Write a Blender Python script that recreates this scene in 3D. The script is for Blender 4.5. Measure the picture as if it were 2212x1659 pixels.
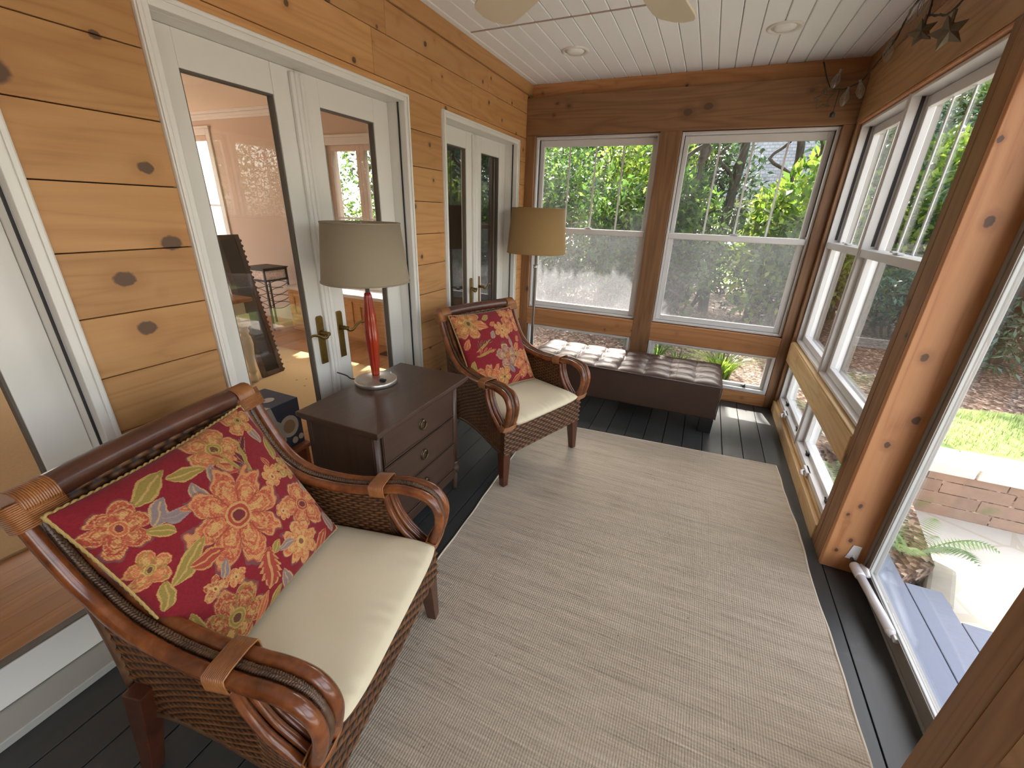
import bpy, math, random
import numpy as np
from mathutils import Vector, Matrix
random.seed(7); RNG = np.random.default_rng(11)
PI = math.pi
SC = bpy.context.scene
for o in list(bpy.data.objects): bpy.data.objects.remove(o, do_unlink=True)
COL = SC.collection

# ------------------------------------------------------------------ camera
cam_d = bpy.data.cameras.new('camera'); cam = bpy.data.objects.new('camera', cam_d); COL.objects.link(cam)
cam_d.sensor_fit = 'HORIZONTAL'; cam_d.sensor_width = 36.0; cam_d.lens = 900.16 / 2212 * 36.0
cam_d.clip_start = 0.02; cam_d.clip_end = 300
_R = ((0.91317875, -0.36463739, -0.18205532), (0.40635848, 0.84886538, 0.33808335), (0.03126263, -0.38271025, 0.92333933))
M = Matrix(((_R[0][0], _R[0][2], -_R[0][1], 1.5708), (_R[1][0], _R[1][2], -_R[1][1], -0.1942),
            (_R[2][0], _R[2][2], -_R[2][1], 1.4607), (0, 0, 0, 1)))
cam.matrix_world = M
SC.camera = cam

# ------------------------------------------------------------------ world, sun, exposure
SUN_DIR = Vector((-0.2, 1.0, 0.92)).normalized()          # towards the sun
wd = bpy.data.worlds.new('sky'); SC.world = wd; wd.use_nodes = True
wn = wd.node_tree; wn.nodes.clear()
sky = wn.nodes.new('ShaderNodeTexSky'); sky.sky_type = 'NISHITA'; sky.sun_disc = False
sky.sun_elevation = math.asin(SUN_DIR.z); sky.sun_rotation = math.atan2(SUN_DIR.x, SUN_DIR.y)
sky.air_density = 1.0; sky.dust_density = 2.5; sky.ozone_density = 0.6
bg = wn.nodes.new('ShaderNodeBackground'); bg.inputs['Strength'].default_value = 0.7
wo = wn.nodes.new('ShaderNodeOutputWorld')
hs = wn.nodes.new('ShaderNodeHueSaturation'); hs.inputs['Saturation'].default_value = 0.5
mt = wn.nodes.new('ShaderNodeMix'); mt.data_type = 'RGBA'; mt.blend_type = 'MULTIPLY'; mt.inputs[0].default_value = 1.0; mt.inputs[7].default_value = (1.0, 0.965, 0.90, 1)
wn.links.new(sky.outputs[0], hs.inputs['Color']); wn.links.new(hs.outputs[0], mt.inputs[6]); wn.links.new(mt.outputs[2], bg.inputs['Color']); wn.links.new(bg.outputs[0], wo.inputs['Surface'])
sun_d = bpy.data.lights.new('sun', 'SUN'); sun_d.energy = 9.5; sun_d.angle = 0.01; sun_d.color = (1, 0.94, 0.84)
sun = bpy.data.objects.new('sun', sun_d); COL.objects.link(sun)
sun.rotation_euler = SUN_DIR.to_track_quat('Z', 'Y').to_euler(); sun.location = (-3, 14, 14)
SC.view_settings.view_transform = 'Standard'; SC.view_settings.look = 'None'
SC.view_settings.exposure = 1.0; SC.view_settings.gamma = 1.0
try: SC.view_settings.use_curve_mapping = False
except Exception: pass

# ------------------------------------------------------------------ node helpers
def srgb(r, g, b):
    f = lambda c: (c / 12.92 if c <= 0.04045 else ((c + 0.055) / 1.055) ** 2.4)
    return (f(r / 255), f(g / 255), f(b / 255), 1)
class NT:
    def __init__(s, name):
        s.m = bpy.data.materials.new(name); s.m.use_nodes = True; s.t = s.m.node_tree; s.t.nodes.clear()
        s.out = s.t.nodes.new('ShaderNodeOutputMaterial')
    def n(s, ty, ins=None, **props):
        nd = s.t.nodes.new(ty)
        for k, v in props.items(): setattr(nd, k, v)
        for k, v in (ins or {}).items():
            so = nd.inputs[k]
            if isinstance(v, bpy.types.NodeSocket): s.t.links.new(v, so)
            else: so.default_value = v
        return nd
    def math(s, op, a, b=0.0, c=0.0, clamp=False):
        return s.n('ShaderNodeMath', {0: a, 1: b, 2: c}, operation=op, use_clamp=clamp).outputs[0]
    def vmath(s, op, a, b=(0, 0, 0)):
        nd = s.n('ShaderNodeVectorMath', {0: a, 1: b}, operation=op)
        return nd.outputs['Value'] if op in ('LENGTH', 'DISTANCE', 'DOT_PRODUCT') else nd.outputs[0]
    def mix(s, f, a, b):
        nd = s.n('ShaderNodeMix', data_type='RGBA'); 
        for i, v in ((0, f), (6, a), (7, b)):
            if isinstance(v, bpy.types.NodeSocket): s.t.links.new(v, nd.inputs[i])
            else: nd.inputs[i].default_value = v
        return nd.outputs[2]
    def ramp(s, f, stops, interp='LINEAR'):
        nd = s.n('ShaderNodeValToRGB', {'Fac': f}); cr = nd.color_ramp; cr.interpolation = interp
        while len(cr.elements) > 1: cr.elements.remove(cr.elements[-1])
        for i, (p, c) in enumerate(stops):
            e = cr.elements[0] if i == 0 else cr.elements.new(p)
            e.position = p; e.color = c if len(c) == 4 else (*c, 1)
        return nd.outputs[0]
    def smooth(s, x, lo, hi):
        return s.n('ShaderNodeMapRange', {'Value': x, 'From Min': lo, 'From Max': hi, 'To Min': 0.0, 'To Max': 1.0},
                   interpolation_type='SMOOTHSTEP').outputs[0]
    def obj(s): return s.n('ShaderNodeTexCoord').outputs['Object']
    def attr(s, nm='rnd'): return s.n('ShaderNodeAttribute', attribute_name=nm).outputs['Fac']
    def attrc(s, nm): return s.n('ShaderNodeAttribute', attribute_name=nm).outputs['Color']
    def scale(s, v, sc): return s.vmath('MULTIPLY', v, sc)
    def noise(s, v, sc=1.0, det=3.0, rough=0.55, dist=0.0):
        return s.n('ShaderNodeTexNoise', {'Vector': v, 'Scale': sc, 'Detail': det, 'Roughness': rough, 'Distortion': dist}).outputs['Fac']
    def bump(s, h, strength=0.3, dist=0.01):
        return s.n('ShaderNodeBump', {'Height': h, 'Strength': strength, 'Distance': dist}).outputs[0]
    def bsdf(s, **k):
        nd = s.n('ShaderNodeBsdfPrincipled', {a.replace('_', ' '): b for a, b in k.items()})
        s.t.links.new(nd.outputs[0], s.out.inputs[0]); return nd
    def final(s, sh): s.t.links.new(sh, s.out.inputs[0]); return s.m

def simple(name, col, rough=0.5, metal=0.0, spec=0.5, var=0.0, vscale=30, bump=0.0, coat=0.0):
    t = NT(name); c = col
    ins = {}
    if var or bump:
        nz = t.noise(t.obj(), vscale, 4)
        if var:
            lo = tuple(x * (1 - var) for x in col[:3]) + (1,); hi = tuple(min(1, x * (1 + var)) for x in col[:3]) + (1,)
            c = t.mix(nz, lo, hi)
        if bump: ins['Normal'] = t.bump(nz, bump, 0.004)
    t.bsdf(Base_Color=c, Roughness=rough, Metallic=metal, Specular_IOR_Level=spec, Coat_Weight=coat, **ins)
    return t.m

def wood(name, axis, light, mid, dark, knots=True, rough=0.5, knot_list=(), kcol=(0.085, 0.045, 0.026, 1), kthr=0.115, grain=1.0, kscale=4.4, kon=.35):
    t = NT(name); co = t.obj(); r = t.attr()
    off = t.vmath('MULTIPLY', t.n('ShaderNodeCombineXYZ', {0: r, 1: r, 2: r}).outputs[0], (13.7, 21.3, 9.1))
    p = t.vmath('ADD', co, off)
    st = [6.0, 6.0, 6.0]; st[axis] = 0.55
    fine = [70.0, 70.0, 70.0]; fine[axis] = 2.2
    ps = t.scale(p, tuple(st))
    vor = t.n('ShaderNodeTexVoronoi', {'Vector': t.scale(p, (kscale, kscale, kscale)), 'Scale': 1.0, 'Randomness': 1.0})
    d = vor.outputs['Distance']
    on = t.math('GREATER_THAN', t.n('ShaderNodeSeparateColor', {0: vor.outputs['Color']}).outputs[0], kon)
    low = t.noise(ps, 1.0, 2, 0.5, 0.6)
    pull = t.math('DIVIDE', 0.05, t.math('ADD', d, 0.09))
    if not knots: pull = 0.0
    ph = t.math('ADD', t.math('MULTIPLY', low, 9.0), pull)
    ring = t.math('PINGPONG', ph, 0.5)
    ring = t.math('SMOOTH_MIN', t.math('MULTIPLY', ring, 2.0), 0.75, 0.5)
    fn = t.noise(t.scale(p, tuple(fine)), 1.0, 3, 0.6)
    f = t.math('ADD', t.math('MULTIPLY', ring, 0.42 * grain), t.math('ADD', 0.12, t.math('MULTIPLY', fn, 0.45)))
    col = t.ramp(f, [(0.12, dark), (0.45, mid), (0.85, light)])
    tint = t.math('ADD', 0.84, t.math('MULTIPLY', r, 0.3))
    col = t.vmath('MULTIPLY', col, t.n('ShaderNodeCombineXYZ', {0: tint, 1: tint, 2: tint}).outputs[0])
    if knots:
        wob = t.math('ADD', d, t.math('MULTIPLY', t.math('SUBTRACT', t.noise(p, 38, 2), 0.5), 0.07))
        km = t.math('MULTIPLY', on, t.math('SUBTRACT', 1.0, t.smooth(wob, kthr * 0.72, kthr)))
        kh = t.math('MULTIPLY', on, t.math('SUBTRACT', 1.0, t.smooth(wob, kthr, kthr * 2.3)))
        col = t.mix(t.math('MULTIPLY', kh, 0.5), col, dark)
        col = t.mix(t.math('MULTIPLY', km, 0.9), col, kcol)
    for (kx, ky, kz, kr) in knot_list:
        dv = t.vmath('SUBTRACT', co, (kx, ky, kz)); sc = [1, 1, 1]; sc[axis] = 0.72
        dd = t.vmath('LENGTH', t.scale(dv, tuple(sc)))
        dd = t.math('ADD', dd, t.math('MULTIPLY', t.math('SUBTRACT', t.noise(co, 60, 2), 0.5), 0.012))
        col = t.mix(t.math('MULTIPLY', t.math('SUBTRACT', 1.0, t.smooth(dd, kr, kr * 2.6)), 0.55), col, dark)
        col = t.mix(t.math('MULTIPLY', t.math('SUBTRACT', 1.0, t.smooth(dd, kr * 0.7, kr)), 0.9), col, kcol)
    t.bsdf(Base_Color=col, Roughness=rough, Normal=t.bump(f, 0.12, 0.002)); return t.m

# ------------------------------------------------------------------ materials
L_, M_, D_ = srgb(199, 150, 97), srgb(187, 136, 83), srgb(164, 114, 65)
KN = [(0, .637, 1.547, .019), (0, .651, 1.332, .026), (0, .5, 1.237, .024), (0, .518, 1.083, .024), (0, .36, 1.727, .04), (0, .602, 1.856, .012)]
W_left = wood('pine_boards', 1, L_, M_, D_, knot_list=KN, kthr=0.075)
W_left2 = wood('knotty_pine_boards', 1, L_, M_, D_, kthr=0.125, kscale=8.5, kon=.15)
KB = [(.263, 3.586, 2.277, .01), (.363, 3.586, 2.256, .014), (.237, 3.586, 2.197, .01), (1.273, 3.586, 2.17, .026), (1.405, 3.586, 2.2, .026), (2.023, 3.586, 2.258, .014)]
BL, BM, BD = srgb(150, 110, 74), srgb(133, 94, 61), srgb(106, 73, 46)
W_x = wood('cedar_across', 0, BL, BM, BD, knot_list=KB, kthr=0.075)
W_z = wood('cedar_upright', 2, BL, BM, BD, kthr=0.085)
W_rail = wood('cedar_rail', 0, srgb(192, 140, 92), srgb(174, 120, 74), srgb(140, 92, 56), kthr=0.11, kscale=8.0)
W_y = wood('pine_along', 1, srgb(188, 148, 102), srgb(170, 128, 84), srgb(138, 100, 62), kthr=0.06)
W_yl = wood('pale_pine_along', 1, srgb(222, 190, 140), srgb(208, 172, 120), srgb(176, 138, 90), kthr=0.095)
W_post = wood('post_wood', 2, srgb(204, 148, 100), srgb(190, 130, 84), srgb(156, 100, 60), kthr=0.04, knot_list=[(2.373, 1.738, 1.016, .013), (2.426, 1.738, .77, .014), (2.373, 1.738, .648, .012), (2.373, 1.738, .349, .009), (2.343, 1.738, .292, .008), (2.387, 1.738, 1.478, .015), (2.39, 1.738, .168, .009), (2.356, 1.738, .099, .008), (2.329, 1.738, 1.711, .008)])
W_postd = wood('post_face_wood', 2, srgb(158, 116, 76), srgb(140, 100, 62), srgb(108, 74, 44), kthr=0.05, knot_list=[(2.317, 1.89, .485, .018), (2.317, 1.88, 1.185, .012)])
WHITE = simple('white_paint', srgb(226, 222, 214), 0.4)
VINYL = simple('white_vinyl', srgb(214, 211, 209), 0.35)
OUTF = simple('outer_frame_shade_tone', srgb(120, 114, 106), 0.5)  # darker than the vinyl: shade put into the outer frame's colour
CEIL = simple('ceiling_paint', srgb(242, 243, 244), 0.6, var=0.03, vscale=120, bump=0.08)
DARK = simple('dark_gap', (0.012, 0.009, 0.008, 1), 0.8)
GASKET = simple('weatherstrip', (0.03, 0.028, 0.03, 1), 0.7)
BRASS = simple('aged_brass', srgb(128, 104, 54), 0.38, metal=0.9, var=0.35, vscale=60)
STEEL = simple('brushed_steel', srgb(190, 184, 176), 0.32, metal=0.85, var=0.1, vscale=90)
BLACK = simple('black_plastic', (0.012, 0.012, 0.012, 1), 0.4)
IRON = simple('black_iron', (0.02, 0.02, 0.022, 1), 0.5)

def glass_mat(name, refl=1.0, haze=0.0, tint=(1, 1, 1, 1)):
    t = NT(name)
    fc = t.n('ShaderNodeLayerWeight', {'Blend': 0.5}).outputs['Facing']
    fr = t.math('MULTIPLY', t.math('ADD', 0.04, t.math('MULTIPLY', t.math('POWER', fc, 5.0), 0.9)), refl, clamp=True)
    tr = t.n('ShaderNodeBsdfTransparent', {'Color': tint}).outputs[0]
    gl = t.n('ShaderNodeBsdfGlossy', {'Color': (1, 1, 1, 1), 'Roughness': 0.0}).outputs[0]
    sh = t.n('ShaderNodeMixShader', {0: fr, 1: tr, 2: gl}).outputs[0]
    if haze > 0:
        nz = t.noise(t.obj(), 2.2, 5, 0.6, 0.8)
        nz = t.math('MULTIPLY', t.smooth(nz, 0.35, 0.8), haze)
        du = t.n('ShaderNodeBsdfTranslucent', {'Color': (0.95, 0.95, 1, 1)}).outputs[0]
        sh = t.n('ShaderNodeMixShader', {0: nz, 1: sh, 2: du}).outputs[0]
    return t.final(sh)
GLASS = glass_mat('window_glass', 1.0, 0.0)
GLASSD = glass_mat('dusty_window_glass', 0.8, 0.045)
GLASSDOOR = glass_mat('door_glass', 1.0, 0.0, (0.98, 0.98, 0.975, 1))
def screen_mat(name, k):
    t = NT(name)
    tr = t.n('ShaderNodeBsdfTransparent').outputs[0]
    d1 = t.n('ShaderNodeBsdfDiffuse', {'Color': (0.55, 0.55, 0.57, 1)}).outputs[0]
    d2 = t.n('ShaderNodeBsdfTranslucent', {'Color': (0.62, 0.62, 0.66, 1)}).outputs[0]
    d = t.n('ShaderNodeMixShader', {0: 0.6, 1: d1, 2: d2}).outputs[0]
    return t.final(t.n('ShaderNodeMixShader', {0: k, 1: tr, 2: d}).outputs[0])
SCREEN = screen_mat('insect_screen', 0.22)

# ------------------------------------------------------------------ mesh builder
class MB:
    def __init__(s): s.v = []; s.f = []; s.mi = []; s.rn = []; s.cm = 0; s.cr = 0.5; s.sm = []
    def add(s, vs, fs, smooth=False):
        b = len(s.v); s.v.extend([tuple(p) for p in vs])
        for f in fs: s.f.append(tuple(b + i for i in f)); s.mi.append(s.cm); s.rn.append(s.cr); s.sm.append(smooth)
        return s
    def box(s, lo, hi, rnd=None):
        if rnd is not None: s.cr = rnd
        x0, y0, z0 = lo; x1, y1, z1 = hi
        s.add([(x0,y0,z0),(x1,y0,z0),(x1,y1,z0),(x0,y1,z0),(x0,y0,z1),(x1,y0,z1),(x1,y1,z1),(x0,y1,z1)],
              [(3,2,1,0),(4,5,6,7),(0,1,5,4),(1,2,6,5),(2,3,7,6),(3,0,4,7)]); return s
    def ring(s, a, b, w, d0, d1, axis):
        """rectangular frame, outer corners a,b in the plane (u,z); w = widths (left,right,bottom,top); depth d0..d1 along axis"""
        l, r, bo, to = w if isinstance(w, tuple) else (w, w, w, w)
        (u0, z0), (u1, z1) = a, b
        def bx(ua, ub, za, zb):
            if axis == 'y': s.box((ua, d0, za), (ub, d1, zb))
            else: s.box((d0, ua, za), (d1, ub, zb))
        if l: bx(u0, u0 + l, z0, z1)
        if r: bx(u1 - r, u1, z0, z1)
        if to: bx(u0 + l, u1 - r, z1 - to, z1)
        if bo: bx(u0 + l, u1 - r, z0, z0 + bo)
        return s
    def lathe(s, prof, seg=32, c=(0, 0, 0), cap=True, lobes=0, lobe=0.0, axis='z'):
        vs = []; n = len(prof)
        for (r, z) in prof:
            for k in range(seg):
                a = 2 * PI * k / seg; rr = r * (1 + (lobe * abs(math.cos(lobes * a / 2)) - lobe if lobes else 0))
                if axis == 'z': vs.append((c[0] + rr * math.cos(a), c[1] + rr * math.sin(a), c[2] + z))
                elif axis == 'x': vs.append((c[0] + z, c[1] + rr * math.cos(a), c[2] + rr * math.sin(a)))
                else: vs.append((c[0] + rr * math.sin(a), c[1] + z, c[2] + rr * math.cos(a)))
        fs = [(i*seg+k, i*seg+(k+1) % seg, (i+1)*seg+(k+1) % seg, (i+1)*seg+k) for i in range(n-1) for k in range(seg)]
        s.add(vs, fs, True)
        if cap:
            b = len(s.v) - len(vs)
            for i, rev in ((0, True), (n-1, False)):
                if prof[i][0] > 1e-5:
                    idx = [b + i*seg + k for k in range(seg)]
                    s.f.append(tuple(reversed(idx)) if rev else tuple(idx)); s.mi.append(s.cm); s.rn.append(s.cr); s.sm.append(False)
        return s
    def tube(s, pts, r, seg=10, cap=True, flat=1.0):
        pts = [Vector(p) for p in pts]; n = len(pts); rs = r if isinstance(r, (list, tuple)) else [r] * n
        tang = [(pts[min(i+1, n-1)] - pts[max(i-1, 0)]).normalized() for i in range(n)]
        up = Vector((0, 0, 1)) if abs(tang[0].z) < 0.9 else Vector((1, 0, 0))
        nrm = (up - tang[0] * up.dot(tang[0])).normalized(); vs = []
        for i in range(n):
            nrm = (nrm - tang[i] * nrm.dot(tang[i])).normalized(); bi = tang[i].cross(nrm)
            for k in range(seg):
                a = 2 * PI * k / seg
                vs.append(pts[i] + nrm * (math.cos(a) * rs[i]) + bi * (math.sin(a) * rs[i] * flat))
        fs = [(i*seg+k, i*seg+(k+1) % seg, (i+1)*seg+(k+1) % seg, (i+1)*seg+k) for i in range(n-1) for k in range(seg)]
        b = len(s.v); s.add(vs, fs, True)
        if cap:
            s.f.append(tuple(b + k for k in reversed(range(seg)))); s.f.append(tuple(b + (n-1)*seg + k for k in range(seg)))
            s.mi += [s.cm]*2; s.rn += [s.cr]*2; s.sm += [False]*2
        return s
    def prism(s, poly, d0, d1, axis='z'):
        n = len(poly)
        def P(a, b, d): return {'z': (a, b, d), 'y': (a, d, b), 'x': (d, a, b)}[axis]
        vs = [P(a, b, d0) for a, b in poly] + [P(a, b, d1) for a, b in poly]
        fs = [tuple(reversed(range(n))), tuple(range(n, 2*n))] + [(i, (i+1) % n, n+(i+1) % n, n+i) for i in range(n)]
        s.add(vs, fs); return s
    def grid(s, nu, nv, fn, smooth=True, flip=False):
        vs = [fn(i / nu, j / nv) for j in range(nv+1) for i in range(nu+1)]; w = nu + 1
        fs = [(j*w+i, j*w+i+1, (j+1)*w+i+1, (j+1)*w+i) for j in range(nv) for i in range(nu)]
        if flip: fs = [tuple(reversed(f)) for f in fs]
        s.add(vs, fs, smooth); return s
    def taper(s, c0, w0, c1, w1):
        """square tapered leg from c0 (half-widths w0) down to c1"""
        vs = []
        for c, w in ((c1, w1), (c0, w0)):
            for sx, sy in ((-1,-1),(1,-1),(1,1),(-1,1)): vs.append((c[0]+sx*w[0], c[1]+sy*w[1], c[2]))
        s.add(vs, [(3,2,1,0),(4,5,6,7),(0,1,5,4),(1,2,6,5),(2,3,7,6),(3,0,4,7)]); return s
    def build(s, name, mats, parent=None, bevel=0.0, seg=2, loc=None):
        me = bpy.data.meshes.new(name); me.from_pydata(s.v, [], s.f)
        mats = mats if isinstance(mats, (list, tuple)) else [mats]
        for m in mats: me.materials.append(m)
        me.polygons.foreach_set('material_index', s.mi); me.polygons.foreach_set('use_smooth', s.sm)
        at = me.attributes.new('rnd', 'FLOAT', 'FACE'); at.data.foreach_set('value', s.rn)
        me.update()
        ob = bpy.data.objects.new(name, me); COL.objects.link(ob)
        if parent: ob.parent = parent
        if loc: ob.location = loc
        if bevel:
            md = ob.modifiers.new('bevel', 'BEVEL'); md.width = bevel; md.segments = seg; md.limit_method = 'ANGLE'; md.angle_limit = 0.7
        return ob
def tag(o, label, cat, group=None, kind=None):
    o['label'] = label; o['category'] = cat
    if group: o['group'] = group
    if kind: o['kind'] = kind
    return o
def struct(o): o['kind'] = 'structure'; return o
def thing(name, label, cat, loc=(0, 0, 0), rz=0.0, group=None):
    o = bpy.data.objects.new(name, None); COL.objects.link(o); o.location = loc; o.rotation_euler = (0, 0, rz)
    o.empty_display_size = 0.1
    return tag(o, label, cat, group)
def sthing(name, loc=(0, 0, 0), rz=0.0):
    o = bpy.data.objects.new(name, None); COL.objects.link(o); o.location = loc; o.rotation_euler = (0, 0, rz); return struct(o)
def rr(): return random.random()
def catmull(pts, n=8):
    P = [Vector(p) for p in pts]; P = [P[0]*2 - P[1]] + P + [P[-1]*2 - P[-2]]; out = []
    for i in range(1, len(P)-2):
        for k in range(n):
            t = k / n; a, b, c, d = P[i-1], P[i], P[i+1], P[i+2]
            out.append(0.5*((2*b) + (c-a)*t + (2*a-5*b+4*c-d)*t*t + (3*b-a-3*c+d)*t**3))
    out.append(P[-2]); return out
def copy_tree(o, parent=None):
    c = o.copy(); COL.objects.link(c)
    if parent: c.parent = parent
    for ch in list(o.children): copy_tree(ch, c)
    return c

# ================================================================== PORCH SHELL
YB = -2.2                                                   # rear end of the porch (behind the camera)
FLOORM = NT('floor_paint'); _co = FLOORM.obj(); _nz = FLOORM.noise(FLOORM.scale(_co, (30, 2.5, 30)), 1.0, 4)
_wear = FLOORM.smooth(FLOORM.noise(_co, 5.0, 5, 0.65), 0.62, 0.8)
_c = FLOORM.mix(_nz, srgb(48, 50, 50), srgb(62, 64, 64)); _c = FLOORM.mix(FLOORM.math('MULTIPLY', _wear, 0.25), _c, srgb(105, 108, 110))
FLOORM.bsdf(Base_Color=_c, Roughness=0.42, Normal=FLOORM.bump(_nz, 0.1, 0.002)); FLOORM = FLOORM.m
mb = MB(); gx = 1.411 - 0.1285 * 11
xs = [0.0] + [gx + 0.1285 * k for k in range(1, 18)] + [2.329, 2.52]
xs = sorted(set(round(v, 4) for v in xs if v <= 2.2 or v > 2.3))
for a, b in zip(xs[:-1], xs[1:]):
    mb.box((a + 0.0022, YB, -0.03), (b - 0.0022, 3.68, 0.0), rr())
mb.cm = 1; mb.box((0, YB, -0.06), (2.52, 3.68, -0.031))
struct(mb.build('floor', [FLOORM, DARK], bevel=0.0015))

mb = MB(); k = 0; x = 0.05 - 0.1055
while x < 2.45:                                            # beaded ceiling boards with V grooves
    a, b = max(x, 0.0), min(x + 0.1055, 2.40)
    if b > a: mb.box((a + 0.0017, YB, 2.44), (b - 0.0017, 3.69, 2.455), rr())
    x += 0.1055
mb.cm = 1; mb.box((0, YB, 2.4545), (2.42, 3.69, 2.475))
struct(mb.build('ceiling', [CEIL, simple('ceiling_groove', srgb(172, 168, 162), 0.8)], bevel=0.004, seg=1))
mb = MB(); mb.box((0.0, 2.508, 2.4365), (1.115, 2.519, 2.4405)); o = mb.build('trim_1', simple('joint_strip', srgb(170, 150, 142), 0.7)); struct(o)
o.rotation_euler = (0, 0, math.atan2(-0.026, 1.1)); o.location = (0, 0.012, 0)
mb = MB(); mb.box((-0.25, YB, 2.48), (2.95, 4.05, 2.62)); struct(mb.build('ceiling_roof', simple('roof_deck', (0.12, 0.11, 0.1, 1), 0.9)))

# ---- left wall: shiplap boards cut round three door openings
OPEN = [(-0.867, 0.363, 2.006), (0.711, 1.9396, 2.006), (2.265, 3.4275, 2.006)]
mb = MB(); zt = 2.352; zb = 2.216
levels = [0.0] + [2.036 - 0.1795 * k for k in range(11, -1, -1)] + [2.2165, 2.352]
levels = sorted(v for v in levels if v >= 0)
for zi, (z0, z1) in enumerate(zip(levels[:-1], levels[1:])):
    segs = [(YB, 3.60)]
    for (a, b, t) in OPEN:
        new = []
        for (s0, s1) in segs:
            if z0 >= t - 0.001 or s1 <= a or s0 >= b: new.append((s0, s1)); continue
            if s0 < a: new.append((s0, a))
            if s1 > b: new.append((b, s1))
        segs = new
    straddle = [o_ for o_ in OPEN if z0 < o_[2] - 0.001 < z1]
    for (s0, s1) in segs:
        mb.cm = 2 if (s0 > 1.5 or z0 > 2.0) else 0
        cuts = [s0, s1]
        if s1 - s0 > 1.0:
            c = s0 + 0.6 + 0.9 * rr()
            while c < s1 - 0.4: cuts.append(c); c += 0.9 + 0.8 * rr()
        cuts.sort()
        for c0, c1 in zip(cuts[:-1], cuts[1:]): mb.box((-0.02, c0 + 0.0006, z0 + 0.0015), (0.0, c1 - 0.0006, z1 - 0.0015), rr())
    mb.cm = 2
    for (a, b, t) in straddle: mb.box((-0.02, a, t + 0.001), (0.0, b, z1 - 0.0015), rr())
mb.cm = 2; mb.box((-0.02, YB, 2.353), (0.012, 3.69, 2.44), rr())
mb.cm = 1
edges = sorted([YB] + [v for o_ in OPEN for v in o_[:2]] + [3.69])
for i in range(0, len(edges) - 1, 2): mb.box((-0.15, edges[i], 0), (-0.021, edges[i+1], 2.44))
for (a, b, t) in OPEN: mb.box((-0.15, a, t), (-0.021, b, 2.44))
struct(mb.build('wall_left', [W_left, DARK, W_left2], bevel=0.0012, seg=1))

# ---- back wall timbers
YW = 3.586
def tim(name, lo, hi, mat, bevel=0.003, r=None):
    m_ = MB(); m_.box(lo, hi, rr() if r is None else r); return struct(m_.build(name, mat, bevel=bevel))
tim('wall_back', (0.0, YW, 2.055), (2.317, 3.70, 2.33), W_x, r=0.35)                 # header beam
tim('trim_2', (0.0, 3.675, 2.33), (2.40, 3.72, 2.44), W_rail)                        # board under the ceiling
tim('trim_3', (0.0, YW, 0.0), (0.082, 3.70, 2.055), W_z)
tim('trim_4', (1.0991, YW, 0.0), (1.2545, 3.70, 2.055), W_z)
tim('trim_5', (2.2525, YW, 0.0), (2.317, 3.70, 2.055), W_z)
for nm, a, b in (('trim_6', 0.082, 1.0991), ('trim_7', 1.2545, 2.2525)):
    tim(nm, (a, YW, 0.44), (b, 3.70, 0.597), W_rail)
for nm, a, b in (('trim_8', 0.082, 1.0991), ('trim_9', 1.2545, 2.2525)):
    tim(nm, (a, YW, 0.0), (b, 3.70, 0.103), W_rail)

# ---- right wall timbers
XR = 2.317
tim('wall_right', (XR, 0.3, 2.06), (2.44, 3.70, 2.345), W_y, r=0.3)
tim('trim_10', (XR - 0.004, YB, 2.345), (2.44, 3.70, 2.44), W_postd)
tim('trim_11', (XR + 0.006, 0.3, 2.047), (2.44, 3.55, 2.0595), W_post)
tim('trim_12', (XR, 3.545, 0.0), (2.44, 3.70, 2.06), W_z)
tim('trim_13', (XR, 1.866, 0.0), (2.47, 1.9123, 2.06), W_postd)                       # post by the door, room face
tim('trim_14', (XR + 0.0, 1.768, 0.0), (2.47, 1.864, 2.06), W_postd, r=0.7)
tim('trim_15', (XR, 1.738, 0.0), (2.475, 1.7665, 2.06), W_post, r=0.4)                # door jamb board
tim('trim_16', (XR - 0.005, 1.9123, 0.44), (2.44, 3.545, 0.585), W_yl, r=0.55)        # middle rail
tim('trim_17', (XR, 1.9123, 0.585), (2.44, 3.545, 0.596), W_yl, r=0.3)
tim('trim_18', (XR - 0.005, 1.9123, 0.0), (XR + 0.018, 3.56, 0.088), W_yl, r=0.45)    # skirting
tim('trim_19', (XR + 0.0185, 1.9123, 0.0), (2.44, 3.56, 0.104), W_yl, r=0.25)
tim('trim_20', (XR, 0.68, 0.0), (2.44, 0.765, 2.06), W_postd, r=0.6)                  # post on the near side of the door
tim('trim_21', (XR, 0.7655, 0.0), (2.475, 0.852, 2.06), W_postd, r=0.2)
tim('trim_22', (XR, -2.2, 0.44), (2.44, 0.68, 0.597), W_y)
tim('trim_23', (XR, -2.2, 0.0), (2.44, 0.68, 0.104), W_y)
tim('wall_right_near', (XR, YB, 2.06), (2.44, 0.3, 2.345), W_y)
tim('trim_24', (XR, -0.98, 0.597), (2.44, -0.86, 2.06), W_z)
# rear wall behind the camera
tim('wall_front', (0.0, YB - 0.1, 0.0), (2.44, YB, 2.44), W_x)

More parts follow.
